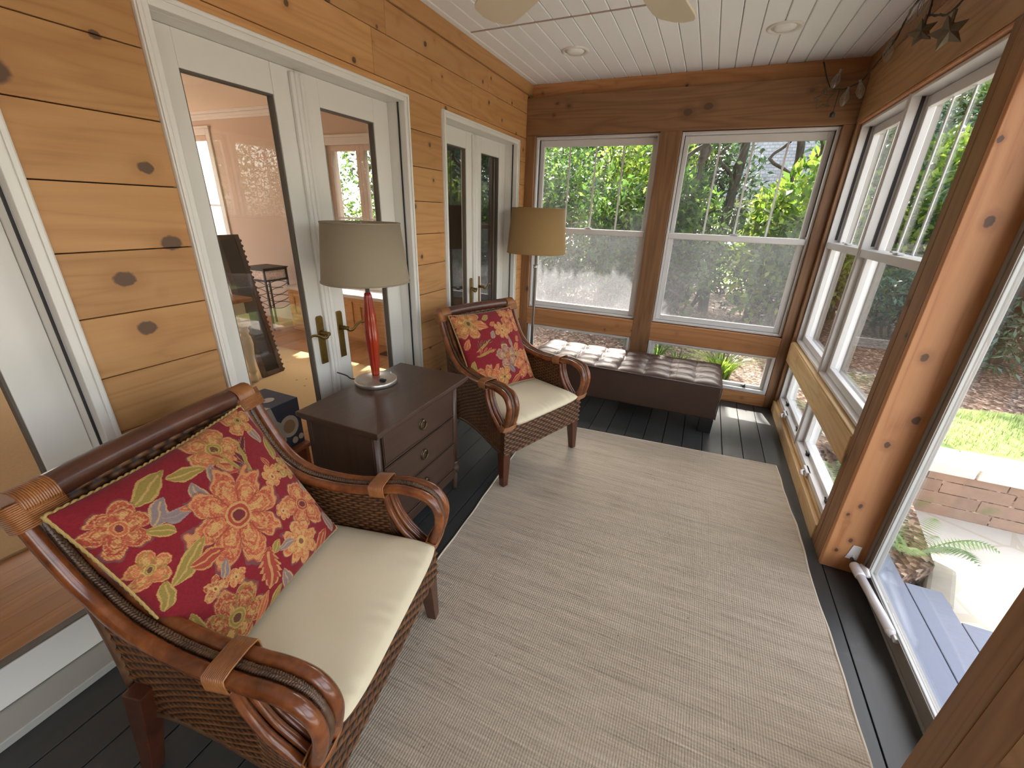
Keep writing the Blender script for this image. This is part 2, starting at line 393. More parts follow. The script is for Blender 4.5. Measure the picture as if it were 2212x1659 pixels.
# ------------------------------------------------------------------ windows
def dh_window(name, w, z0, z1, zm, loc, rz, muntins=3, screen=True, track=True, glass=None):
    """double-hung vinyl window; local x across, y outwards"""
    root = sthing(name, loc, rz)
    glass = glass or GLASSD
    m_ = MB(); m_.ring((0, z0), (w, z1), 0.016, 0.0, 0.098, 'y')
    m_.build('window_frame', VINYL, root, bevel=0.002)
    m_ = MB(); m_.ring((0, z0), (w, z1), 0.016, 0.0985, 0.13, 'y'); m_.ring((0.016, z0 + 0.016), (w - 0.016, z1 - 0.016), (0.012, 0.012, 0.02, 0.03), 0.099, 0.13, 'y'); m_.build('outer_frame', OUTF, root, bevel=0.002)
    if track:
        m_ = MB(); m_.box((0.0162, 0.040, zm + 0.03), (0.021, 0.054, z1 - 0.018)); m_.box((w - 0.021, 0.040, zm + 0.03), (w - 0.0162, 0.054, z1 - 0.018))
        m_.build('sash_track', GASKET, root)
    f = 0.018
    m_ = MB(); m_.ring((f, zm - 0.014), (w - f, z1 - 0.018), (0.034, 0.034, 0.03, 0.05), 0.066, 0.098, 'y')
    up = m_.build('upper_sash', VINYL, root, bevel=0.003)
    m_ = MB(); m_.box((f + 0.034, 0.093, zm + 0.016), (w - f - 0.034, 0.096, z1 - 0.068)); m_.build('glass', glass, up)
    for k in range(muntins):
        x = f + 0.034 + (w - 2 * f - 0.068) * (k + 1) / (muntins + 1)
        m_ = MB(); m_.box((x - 0.007, 0.086, zm + 0.016), (x + 0.007, 0.0925, z1 - 0.068)); m_.build('muntin', VINYL, up, bevel=0.002)
    m_ = MB(); m_.ring((f, z0 + 0.018), (w - f, zm + 0.016), (0.04, 0.04, 0.042, 0.046), 0.030, 0.062, 'y')
    m_.box((f, 0.004, zm - 0.026), (w - f, 0.030, zm + 0.015))
    lo = m_.build('lower_sash', VINYL, root, bevel=0.003)
    m_ = MB(); m_.box((f + 0.04, 0.057, z0 + 0.06), (w - f - 0.04, 0.060, zm - 0.03)); m_.build('glass', glass, lo)
    m_ = MB(); m_.box((w / 2 - 0.03, 0.024, zm + 0.0165), (w / 2 + 0.03, 0.052, zm + 0.026)); m_.box((w / 2 - 0.008, 0.005, zm + 0.024), (w / 2 + 0.022, 0.028, zm + 0.032))
    m_.build('sash_lock', VINYL, lo, bevel=0.003)
    if screen:
        m_ = MB(); m_.grid(1, 1, lambda u, v: (f + 0.01 + u * (w - 2 * f - 0.02), 0.11, z0 + 0.03 + v * (zm - z0 - 0.03))); m_.build('screen', SCREEN, root)
    return root
def low_window(name, w, z0, z1, loc, rz, crank=True):
    root = sthing(name, loc, rz)
    m_ = MB(); m_.ring((0, z0), (w, z1), (0.022, 0.022, 0.03, 0.014), 0.0, 0.105, 'y'); m_.build('window_frame', VINYL, root, bevel=0.002)
    m_ = MB(); m_.ring((0.022, z0 + 0.03), (w - 0.022, z1 - 0.014), (0.028, 0.028, 0.024, 0.018), 0.035, 0.062, 'y'); sa = m_.build('sash', VINYL, root, bevel=0.003)
    m_ = MB(); m_.box((0.05, 0.057, z0 + 0.054), (w - 0.05, 0.060, z1 - 0.032)); m_.build('glass', GLASS, sa)
    if crank:
        m_ = MB(); cx = w * 0.45
        m_.box((cx - 0.045, -0.012, z0 + 0.004), (cx + 0.045, 0.012, z0 + 0.03)); m_.tube([(cx, -0.012, z0 + 0.018), (cx + 0.015, -0.03, z0 + 0.02), (cx + 0.06, -0.034, z0 + 0.016)], 0.007, 8)
        m_.build('crank', VINYL, root, bevel=0.004)
        for cx in (w * 0.24, w * 0.83):
            m_ = MB(); m_.box((cx - 0.012, 0.02, z0 + 0.03), (cx + 0.012, 0.036, z0 + 0.05)); m_.tube([(cx, 0.024, z0 + 0.045), (cx + 0.006, 0.014, z0 + 0.062)], 0.005, 6)
            m_.build('latch', IRON, root)
    return root
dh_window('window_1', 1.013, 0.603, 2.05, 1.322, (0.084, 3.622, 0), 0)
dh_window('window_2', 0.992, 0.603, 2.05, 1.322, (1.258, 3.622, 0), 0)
low_window('window_3', 0.995, 0.106, 0.437, (0.094, 3.592, 0), 0)
low_window('window_4', 0.992, 0.106, 0.437, (1.258, 3.592, 0), 0)
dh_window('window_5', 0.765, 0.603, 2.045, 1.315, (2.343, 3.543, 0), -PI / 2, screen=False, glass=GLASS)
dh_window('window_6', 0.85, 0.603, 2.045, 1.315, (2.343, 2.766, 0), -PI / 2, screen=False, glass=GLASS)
m_ = MB(); m_.box((2.337, 2.764, 0.6), (2.45, 2.78, 2.047)); struct(m_.build('trim_29', VINYL, bevel=0.002))
low_window('window_7', 0.765, 0.106, 0.437, (2.343, 3.543, 0), -PI / 2)
low_window('window_8', 0.85, 0.106, 0.437, (2.343, 2.766, 0), -PI / 2)
m_ = MB(); m_.box((2.337, 2.764, 0.105), (2.45, 2.78, 0.438)); struct(m_.build('trim_30', VINYL, bevel=0.002))
low_window('window_9', 1.5, 0.106, 0.437, (2.343, 0.678, 0), -PI / 2)
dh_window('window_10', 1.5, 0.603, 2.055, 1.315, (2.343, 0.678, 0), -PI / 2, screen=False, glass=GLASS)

# ------------------------------------------------------------------ french doors in the left wall
def lever(parent, y, z, direction, x=-0.098):
    m_ = MB(); prof = []
    poly = [(y - 0.019, z - 0.16), (y + 0.019, z - 0.16), (y + 0.019, z + 0.075), (y + 0.012, z + 0.084), (y - 0.012, z + 0.084), (y - 0.019, z + 0.075)]
    m_.prism(poly, x - 0.002, x + 0.007, 'x'); h = m_.build('door_handle', BRASS, parent, bevel=0.002)
    m_ = MB(); m_.lathe([(0.013, 0), (0.011, 0.012), (0.009, 0.02), (0.012, 0.026), (0.009, 0.034), (0.011, 0.05), (0.0, 0.056)], 14, (x + 0.006, y, z), axis='x')
    d = direction
    path = catmull([(x + 0.05, y, z), (x + 0.056, y + 0.012 * d, z - 0.012), (x + 0.056, y + 0.035 * d, z - 0.012), (x + 0.055, y + 0.065 * d, z + 0.006), (x + 0.056, y + 0.092 * d, z + 0.014), (x + 0.058, y + 0.115 * d, z + 0.010)], 5)
    n = len(path); m_.tube(path, [0.0095 - 0.0045 * i / n for i in range(n)], 8, flat=0.75); m_.build('lever', BRASS, h)
def french_door(name, y0, y1, top=2.006):
    root = sthing(name); c = 0.038
    m_ = MB(); m_.ring((y0, 0.0), (y1, top), (c, c, 0, c), -0.025, 0.012, 'x')
    m_.ring((y0 + 0.004, 0.0), (y1 - 0.004, top - 0.004), (0.013, 0.013, 0, 0.013), 0.0125, 0.019, 'x')
    m_.build('casing', WHITE, root, bevel=0.003)
    m_ = MB(); m_.ring((y0 + 0.022, 0.012), (y1 - 0.022, top - 0.022), (0.016, 0.016, 0, 0.016), -0.16, -0.0255, 'x'); m_.build('jamb', WHITE, root, bevel=0.002)
    m_ = MB(); m_.ring((y0 + 0.0385, 0.03), (y1 - 0.0385, top - 0.0385), (0.0, 0.005, 0, 0.0), -0.034, -0.026, 'x'); m_.build('weatherstrip', GASKET, root)
    m_ = MB(); m_.box((-0.16, y0 + 0.02, 0.0), (0.012, y1 - 0.02, 0.03)); m_.build('door_sill', simple(name + '_sill', srgb(170, 168, 160), 0.5), root, bevel=0.004)
    a, b = y0 + 0.0395, y1 - 0.0395; mid = (a + b) / 2
    zt, zb = top - 0.039, 0.034
    for i, (l, r) in enumerate(((a, mid - 0.001), (mid + 0.001, b))):
        ri, li = (0.113, 0.113) if i == 0 else (0.113, 0.118)
        m_ = MB(); st = 0.113
        m_.box((-0.145, l, zb), (-0.1, l + st, zt)); m_.box((-0.145, r - st, zb), (-0.1, r, zt))
        m_.box((-0.145, l + st + 0.0008, zt - 0.108), (-0.1005, r - st - 0.0008, zt)); m_.box((-0.145, l + st + 0.0008, zb), (-0.1005, r - st - 0.0008, zb + 0.13))
        lf = m_.build('door_leaf', WHITE, root, bevel=0.0015)
        m_ = MB(); m_.ring((l + st, zb + 0.13), (r - st, zt - 0.108), (0.006, 0.006, 0.006, 0.006), -0.135, -0.106, 'x'); m_.build('glazing_bead', simple(name + '_bead', srgb(96, 88, 78), 0.6), lf)
        m_ = MB(); m_.box((-0.1235, l + st + 0.006, zb + 0.136), (-0.1205, r - st - 0.006, zt - 0.114)); m_.build('glass', GLASSDOOR, lf)
        if i == 0: lever(lf, r - 0.062, 0.875, -1)
        else: lever(lf, l + 0.062, 0.875, 1)
    m_ = MB(); m_.box((-0.0995, mid - 0.036, zb), (-0.082, mid + 0.034, zt - 0.012))
    for dy in (-0.012, 0.012): m_.tube([(-0.082, mid + dy, zb), (-0.082, mid + dy, zt - 0.012)], 0.009, 10)
    m_.build('astragal', WHITE, root, bevel=0.004)
    return root
french_door('door_1', *OPEN[0][:2]); french_door('door_2', *OPEN[1][:2]); french_door('door_3', *OPEN[2][:2])

# ------------------------------------------------------------------ glazed storm door in the right wall (open bay to the garden)
root = sthing('door_4')
ALU = simple('storm_door_frame', srgb(138, 134, 128), 0.4)
m_ = MB(); m_.ring((0.853, -0.01), (1.7375, 2.05), (0.022, 0.022, 0.02, 0.03), 2.462, 2.50, 'x'); m_.build('door_frame', ALU, root, bevel=0.003)
m_ = MB(); m_.ring((0.876, 0.012), (1.7145, 2.02), (0.045, 0.045, 0.07, 0.07), 2.466, 2.494, 'x')
m_.ring((0.916, 0.078), (1.6745, 1.954), (0.012, 0.012, 0.012, 0.012), 2.459, 2.4655, 'x'); lf = m_.build('door_leaf', ALU, root, bevel=0.004)
m_ = MB(); m_.ring((0.922, 0.083), (1.6685, 1.95), (0.004, 0.004, 0.004, 0.004), 2.4575, 2.4735, 'x'); m_.build('glazing_bead', simple('bright_bead', srgb(196, 198, 196), 0.3), lf)
m_ = MB(); m_.box((2.478, 0.926, 0.086), (2.481, 1.6645, 1.946)); m_.build('glass', GLASS, lf)

# ================================================================== FURNITURE MATERIALS
def rattan_mat(name, c0, c1, c2, rough=0.25):
    t = NT(name); co = t.obj(); nz = t.noise(co, 14, 4, 0.6, 0.4); n2 = t.noise(co, 55, 3)
    col = t.ramp(t.math('ADD', t.math('MULTIPLY', nz, 0.75), t.math('MULTIPLY', n2, 0.25)), [(0.3, c0), (0.5, c1), (0.72, c2)])
    t.bsdf(Base_Color=col, Roughness=rough, Coat_Weight=0.35, Coat_Roughness=0.15); return t.m
RATTAN = rattan_mat('rattan_pole', srgb(74, 38, 20), srgb(112, 60, 30), srgb(146, 84, 42))
RAIL = rattan_mat('dark_top_rail', srgb(66, 36, 26), srgb(82, 46, 32), srgb(100, 58, 40), 0.35)
WRAP = rattan_mat('cane_binding', srgb(120, 72, 36), srgb(148, 92, 48), srgb(168, 110, 60), 0.35)
BRAID = rattan_mat('braided_cord', srgb(62, 40, 26), srgb(88, 60, 38), srgb(110, 80, 52), 0.55)
t = NT('woven_wicker'); co = t.obj(); nz = t.noise(t.scale(co, (60, 60, 90)), 1.0, 4); n2 = t.noise(co, 6, 2)
_c = t.ramp(t.math('ADD', t.math('MULTIPLY', nz, 0.7), t.math('MULTIPLY', n2, 0.3)), [(0.3, srgb(80, 46, 24)), (0.5, srgb(124, 78, 42)), (0.72, srgb(156, 106, 62))])
_c = t.mix(t.attr('gap'), _c, srgb(24, 13, 8))
t.bsdf(Base_Color=_c, Roughness=0.45); WICKER = t.m
LEG = rattan_mat('chair_leg_wood', srgb(62, 30, 18), srgb(78, 40, 24), srgb(96, 52, 30), 0.3)
def fabric(name, col, sc=700, var=0.12, bump=0.25, trans=0.0, rough=0.9):
    t = NT(name); co = t.obj()
    w1 = t.noise(t.scale(co, (sc, sc, sc * 0.12)), 1.0, 1); w2 = t.noise(t.scale(co, (sc * 0.1, sc * 0.1, sc)), 1.0, 1)
    f = t.math('MULTIPLY', t.math('ADD', w1, w2), 0.5); big = t.noise(co, 5, 3)
    lo = tuple(c * (1 - var) for c in col[:3]) + (1,); hi = tuple(min(1, c * (1 + var)) for c in col[:3]) + (1,)
    c = t.mix(t.math('ADD', t.math('MULTIPLY', f, 0.7), t.math('MULTIPLY', big, 0.3)), lo, hi)
    b = t.n('ShaderNodeBsdfPrincipled', {'Base Color': c, 'Roughness': rough, 'Specular IOR Level': 0.15, 'Normal': t.bump(f, bump, 0.0015), 'Sheen Weight': 0.1})
    sh = b.outputs[0]
    if trans:
        tl = t.n('ShaderNodeBsdfTranslucent', {'Color': c}).outputs[0]; sh = t.n('ShaderNodeMixShader', {0: trans, 1: sh, 2: tl}).outputs[0]
    return t.final(sh)
CREAM = fabric('cream_cotton', srgb(226, 214, 184), var=0.05, bump=0.12)
OLIVE = fabric('olive_fabric', srgb(140, 118, 62))
GOLD = fabric('gold_cord', srgb(176, 150, 92), sc=400, var=0.3, bump=0.6)
SHADE1 = fabric('taupe_linen', srgb(156, 142, 120), trans=0.10, var=0.14)
SHADE2 = fabric('tan_linen', srgb(168, 136, 92), trans=0.16, var=0.12)

# ================================================================== RATTAN ARMCHAIR
ARM = [(-.612, .882), (-.562, .76), (-.508, .668), (-.432, .606), (-.32, .58), (-.22, .578), (-.155, .587), (-.065, .593), (.008, .573), (.04, .52), (.034, .45), (.004, .366)]
STI = [(-.150, .566), (-.135, .50), (-.10, .43), (-.06, .385), (-.02, .345)]
armc = catmull([(0, y, z) for y, z in ARM], 10); stic = catmull([(0, y, z) for y, z in STI], 8)
def interp_curve(c, y):
    best = None
    for a, b in zip(c[:-1], c[1:]):
        if min(a.y, b.y) - 1e-9 <= y <= max(a.y, b.y) + 1e-9 and abs(b.y - a.y) > 1e-9:
            z = a.z + (b.z - a.z) * (y - a.y) / (b.y - a.y)
            best = z if best is None else max(best, z)
    return best
def armx(y, side, inner): 
    o_ = 0.343 if not inner else 0.291
    return side * (o_ - 0.042 * min(1.0, max(0.0, (-y - 0.1) / 0.4)))
def weave_panel(mb, nu, nv, fn, rows, cols, amp=0.0035):
    """fn(u,v)->(pos, normal); a basket weave pressed into the surface"""
    vs = []; gap = []
    for j in range(nv + 1):
        for i in range(nu + 1):
            u, v = i / nu, j / nv; p, nrm = fn(u, v)
            rw = v * rows; k = math.floor(rw); fr = rw - k
            ph = u * cols * PI + (k % 2) * PI
            over = math.cos(ph); strand = math.sin(PI * fr)
            d = amp * (over * 0.9 * strand + 0.55 * strand)
            vs.append(Vector(p) + Vector(nrm) * d)
            gap.append(max(0.0, min(1.0, ((1 - strand) ** .8) * 1.0 + max(0, -over) ** 2 * 0.75)))
    w = nu + 1; b = len(mb.v)
    fs = [(j*w+i, j*w+i+1, (j+1)*w+i+1, (j+1)*w+i) for j in range(nv) for i in range(nu)]
    mb.add(vs, fs, True)
    if not hasattr(mb, 'gap'): mb.gap = {}
    for i, g in enumerate(gap): mb.gap[b + i] = g
def build_weave(mb, name, mats, parent):
    o = mb.build(name, mats, parent); at = o.data.attributes.new('gap', 'FLOAT', 'POINT')
    at.data.foreach_set('value', [mb.gap.get(i, 0.6) for i in range(len(mb.v))]); return o

def superq(x, y, e=0.35):
    return abs(x) ** (2 / e) + abs(y) ** (2 / e)
def cushion_mesh(hx, hy, zb, zt, n=44, wr=0.0):
    m_ = MB()
    def prof(u, v, top):
        x, y = 2 * u - 1, 2 * v - 1
        # square -> rounded square
        rx, ry = x * (1 - 0.055 * y ** 6), y * (1 - 0.055 * x ** 6)
        e = max(0.0, 1 - max(abs(x), abs(y)) ** 10) ** 0.5
        crown = (1 - abs(x) ** 3.2) * (1 - abs(y) ** 3.2)
        zm = (zb + zt) / 2
        if top: z = zm + (zt - 0.012 - zm) * e + 0.016 * crown
        else: z = zm - (zm - zb) * e
        if top and wr and y > 0.55: z += wr * math.sin(x * 34 + 2.2 * math.sin(x * 7)) * max(0, (y - 0.6)) * (1 - y ** 12) * 3 * (0.5 + 0.5 * math.sin(x * 9 + 1))
        return (rx * hx, ry * hy, z)
    m_.grid(n, n, lambda u, v: prof(u, v, True)); m_.grid(n, n, lambda u, v: prof(u, v, False), flip=True)
    return m_
def make_chair(label):
    root = thing('rattan_armchair', label, 'armchair', group=None)
    # woven panels --------------------------------------------------
    mb = MB()
    weave_panel(mb, 150, 66, lambda u, v: ((-.338 + .676 * u, 0.004 - 0.02 * (2*u-1)**2 * 0 , .200 + .166 * v), (0, 1, 0)), 11, 27, 0.004)
    mb.box((-.336, -0.02, .200), (.336, 0.0, .366))
    build_weave(mb, 'front_apron', WICKER, root)
    bot = catmull([(0, -.56, .215), (0, -.46, .25), (0, -.346, .262), (0, -.234, .25), (0, -.116, .225), (0, 0.0, .200)], 8)
    def topz(y):
        if y >= -.150: return interp_curve(stic, max(min(y, -.021), -.1499)) - 0.004
        return interp_curve(armc[:95], max(y, -.608)) - 0.008
    for s in (-1, 1):
        mb = MB()
        for off, nrm, sg in ((0.325, s, 1), (0.313, -s, -1)):
            def fn(u, v, off=off, nrm=nrm):
                y = -.555 + .553 * u; z0 = interp_curve(bot, min(max(y, -.5599), -.0001)); z1 = max(topz(min(y, -0.02)), z0 + .02)
                if y > -0.02: z1 = max(.366, z0 + .02)
                lean = 0.040 * min(1.0, max(0.0, (-y - .1) / .4))
                return ((s * (off - lean), y, z0 + (z1 - z0) * v), (nrm, 0, 0))
            weave_panel(mb, 130, 130, fn, 30, 30, 0.0022)
        sp = build_weave(mb, 'side_panel', WICKER, root)
        m_ = MB(); ln_ = lambda y: 0.040 * min(1.0, max(0.0, (-y - .1) / .4))
        m_.tube([(s * (.319 - ln_(p.y)), p.y, p.z) for p in bot], .011, 8); m_.tube(catmull([(s * .279, -.556, .21), (s * .279, -.548, .45), (s * .279, -.565, .66), (s * .279, -.606, .862)], 5), .014, 10); m_.build('panel_edge', BRAID, sp)
    mb = MB()
    for off, nr in ((0.0, 1), (-0.014, -1)):
        def fn(u, v, off=off, nr=nr):
            z = .23 + .635 * v; y = -.455 - .15 * ((z - .23) / .635) ** 1.0 + off
            return ((-.272 + .544 * u, y, z), (0, nr * 0.97, nr * 0.22))
        weave_panel(mb, 100, 130, fn, 42, 25, 0.003)
    build_weave(mb, 'back_panel', WICKER, root)
    # seat deck
    m_ = MB(); m_.box((-.262, -.50, .345), (.262, -.005, .366)); m_.box((-.3, -.14, .345), (.3, -.0055, .3655)); m_.build('seat_deck', RAIL, root, bevel=0.004)
    # arms ----------------------------------------------------------
    for s in (-1, 1):
        m_ = MB()
        for inner in (False, True): m_.tube([(armx(p.y, s, inner), p.y, p.z) for p in armc], 0.0165, 12)
        am = m_.build('arm', RATTAN, root)
        m_ = MB(); cc = [( (armx(p.y, s, False) + armx(p.y, s, True)) / 2, p.y, p.z) for p in armc[:-4]]
        fine = []
        for a, b in zip(cc[:-1], cc[1:]):
            for k in range(4): fine.append(Vector(a).lerp(Vector(b), k / 4))
        for ph in (0, 2*PI/3, 4*PI/3):
            m_.tube([(q.x + 0.0055 * math.cos(i * 0.75 + ph), q.y, q.z + 0.008 + 0.003 * math.sin(2 * (i * 0.75 + ph))) for i, q in enumerate(fine)], 0.0042, 5)
        m_.tube([(q.x, q.y, q.z - 0.006) for q in fine], 0.011, 6)
        m_.build('braid', BRAID, am)
        m_ = MB()                                              # cane bindings
        def binding(y, z, ty, tz, ln, rx=0.0455, rz=0.0225):
            m_ = MB(); n = int(ln / 0.0042); cx = (armx(y, s, False) + armx(y, s, True)) / 2
            for k in range(n):
                o_ = (k - n / 2 + .5) * 0.0042; py, pz = y + ty * o_, z + tz * o_
                pts = []
                for a in range(17):
                    th = 2 * PI * a / 16; lx = max(-1, min(1, 1.35 * math.cos(th))) * rx; ln_ = max(-1, min(1, 1.2 * math.sin(th))) * rz
                    pts.append((cx + lx, py - tz * ln_, pz + ty * ln_))
                m_.tube(pts, 0.0024, 5, cap=False)
            m_.build('binding', WRAP, am)
        binding(-.165, .585, 1, .1, .055); binding(-.603, .858, .4, -.9, .06, 0.045, 0.026); binding(0.010, .388, .3, .95, .035, 0.045, 0.02)
        m_ = MB(); off = 0.022
        for o_ in (-off, off): m_.tube([(s * (.315 + o_), p.y, p.z) for p in stic], 0.0115, 10)
        m_.tube([(s * .315, p.y + 0.004, p.z + 0.004) for p in stic], 0.010, 8)
        m_.build('arm_support', RATTAN, root)
    m_ = MB(); pts = catmull([(-.288, -.612, .876), (-.2, -.620, .881), (0, -.626, .883), (.2, -.620, .881), (.288, -.612, .876)], 5)
    m_.tube(pts, 0.031, 16); tr = m_.build('top_rail', RAIL, root)
    for s in (-1, 1):
        m_ = MB()
        for k in range(15):
            x = s * (.295 - k * 0.0042); pts = [(x, -.614 + .033 * math.cos(2*PI*a/16), .878 + .033 * math.sin(2*PI*a/16)) for a in range(17)]
            m_.tube(pts, 0.0024, 5, cap=False)
        m_.lathe([(0.0, 0), (0.03, 0.002), (0.033, 0.012)], 14, (s * .298 - (0.012 if s > 0 else 0), -.614, .878), axis='x')
        m_.build('binding', WRAP, tr)
    for s in (-1, 1):
        m_ = MB(); m_.taper((s * .308, -.024, .203), (.029, .026), (s * .318, -.012, 0), (.0175, .0175)); m_.build('leg', LEG, root, bevel=0.003)
        m_ = MB(); m_.taper((s * .292, -.50, .36), (.027, .028), (s * .30, -.585, -0.006), (.0175, .0175)); m_.build('leg', LEG, root, bevel=0.003)
    cu = cushion_mesh(.285, .268, .367, .428, wr=0.006).build('seat_cushion', CREAM, root, loc=(0, -.222, 0))
    sd = cu.modifiers.new('s', 'SUBSURF'); sd.levels = 1; sd.render_levels = 1
    return root
chair1 = make_chair('cream-cushioned rattan armchair nearest the camera, beside the far-left glass door')
chair2 = copy_tree(chair1)
chair2['label'] = 'cream-cushioned rattan armchair farther back, between the chest of drawers and the leather bench'
for c in (chair1, chair2): c['group'] = 'rattan armchairs'
def place(o, x, y, t, z=0.008): o.location = (x, y, z); o.rotation_euler = (0, 0, t - PI / 2)
place(chair1, .945, .440, .209); place(chair2, .886, 1.913, -.373)

# ================================================================== FLORAL PILLOWS
LIN = lambda r, g, b: np.array(srgb(r, g, b)[:3])
RED, ORA, ORB, GLD, TAU, OLV, WIN = LIN(122, 28, 36), LIN(174, 90, 62), LIN(150, 62, 48), LIN(190, 150, 92), LIN(128, 110, 108), LIN(138, 118, 58), LIN(88, 32, 42)
def hashn(a, b): 
    s = np.sin(a * 127.1 + b * 311.7) * 43758.5453; return s - np.floor(s)
def vnoise(x, y):
    xi, yi = np.floor(x), np.floor(y); fx, fy = x - xi, y - yi; fx, fy = fx*fx*(3-2*fx), fy*fy*(3-2*fy)
    return (hashn(xi, yi)*(1-fx)+hashn(xi+1, yi)*fx)*(1-fy)+(hashn(xi, yi+1)*(1-fx)+hashn(xi+1, yi+1)*fx)*fy
class Floral:
    def __init__(s, U, V):
        s.U = U + .022 * (vnoise(U * 9, V * 9) - .5) + .012 * (vnoise(U * 26, V * 26) - .5); s.V = V + .022 * (vnoise(U * 9 + 31, V * 9) - .5) + .012 * (vnoise(U * 26 + 17, V * 26) - .5); s.C = np.tile(RED, (U.size, 1)) * (0.92 + 0.16 * vnoise(U * 60, V * 60))[:, None]
        s.st = (np.sin(U * 420) * np.sin(V * 420) > -0.25)          # stitched beading on outlines
    def put(s, mask, col, k=1.0):
        s.C[mask] = s.C[mask] * (1 - k) + col * k
    def flower(s, cx, cy, R, n, rot, a=ORA, b=ORB, out=GLD, core=WIN, scal=11, depth=.42):
        dx, dy = s.U - cx, s.V - cy; r = np.hypot(dx, dy) / R; th = np.arctan2(dy, dx) + rot
        pet = (1 - depth) + depth * np.abs(np.cos(n * th / 2)) ** .55
        rb = pet * (1 + .045 * np.abs(np.sin(scal * th)) - .02) * (1 + .06 * np.sin(th * 2 + cx * 9)) * (1 + .22 * (vnoise(s.U * 13 + cx * 7, s.V * 13 + cy * 5) - .5))
        q = r / rb
        tone = vnoise(s.U * 38 + cx * 50, s.V * 38)
        s.put(q < 1, a); s.put((q < 1) & (tone > .55), b, .55); s.put((q < .98) & (q > .9) & s.st, out, .9)
        s.put((q < .74) & (q > .67) & s.st, out, .75)
        lob = np.abs(np.cos(n * th / 2)); inn = (q < .62) & (lob > .72) & (q > .3); s.put(inn, out, .25); s.put(inn & (tone > .45) & s.st, GLD, .9); sp2 = vnoise(s.U * 95 + 3, s.V * 95); s.put((q < .9) & (sp2 > .72), out * 1.05, .55); s.put((q < .9) & (sp2 < .22), b * .8, .45); s.put((q > 1) & (q < 1.05) & (R > .2), TAU * .55, .55)
        vein = (np.abs(np.sin(n * th / 2)) > .985) & (q < .93); s.put(vein, b * .75, .7)
        s.put(r < .27, b); s.put((r < .27) & (r > .225) & s.st, out, .95); s.put(r < .12, core, .8); s.put((r < .16) & (r > .12) & s.st, out, .8)
    def leaf(s, cx, cy, L, W, ang, col, out=GLD, ser=0.0, vein=True):
        dx, dy = s.U - cx, s.V - cy; c, sn = math.cos(ang), math.sin(ang); x = (dx * c + dy * sn) / L; y = (-dx * sn + dy * c) / W
        y = y - .22 * np.sin(x * 2.4)
        w = np.clip(1 - x * x, 0, 1) ** .8 * (1 - .25 * x)
        if ser: w = w * (1 - ser * np.abs(np.modf(x * 3.5 + 10)[0]))
        q = np.abs(y) / np.maximum(w, 1e-4); ins = (np.abs(x) < 1) & (q < 1)
        s.put(ins, col); s.put(ins & (q > .72) & s.st, out, .9)
        if vein: s.put(ins & (np.abs(y) < .1) & (x < .7), out, .7)
    def comb(s, cx, cy, L, ang, n=5, col=WIN, out=GLD):
        for k in range(n):
            a = ang + .95 - .3 * k; t = -.6 + 1.3 * k / n
            s.leaf(cx + math.cos(ang) * L * t + math.cos(a) * L * .33, cy + math.sin(ang) * L * t + math.sin(a) * L * .33, L * .42, L * .1, a, col, out, vein=False)
        s.leaf(cx, cy, L, L * .09, ang, OLV, out, vein=False)
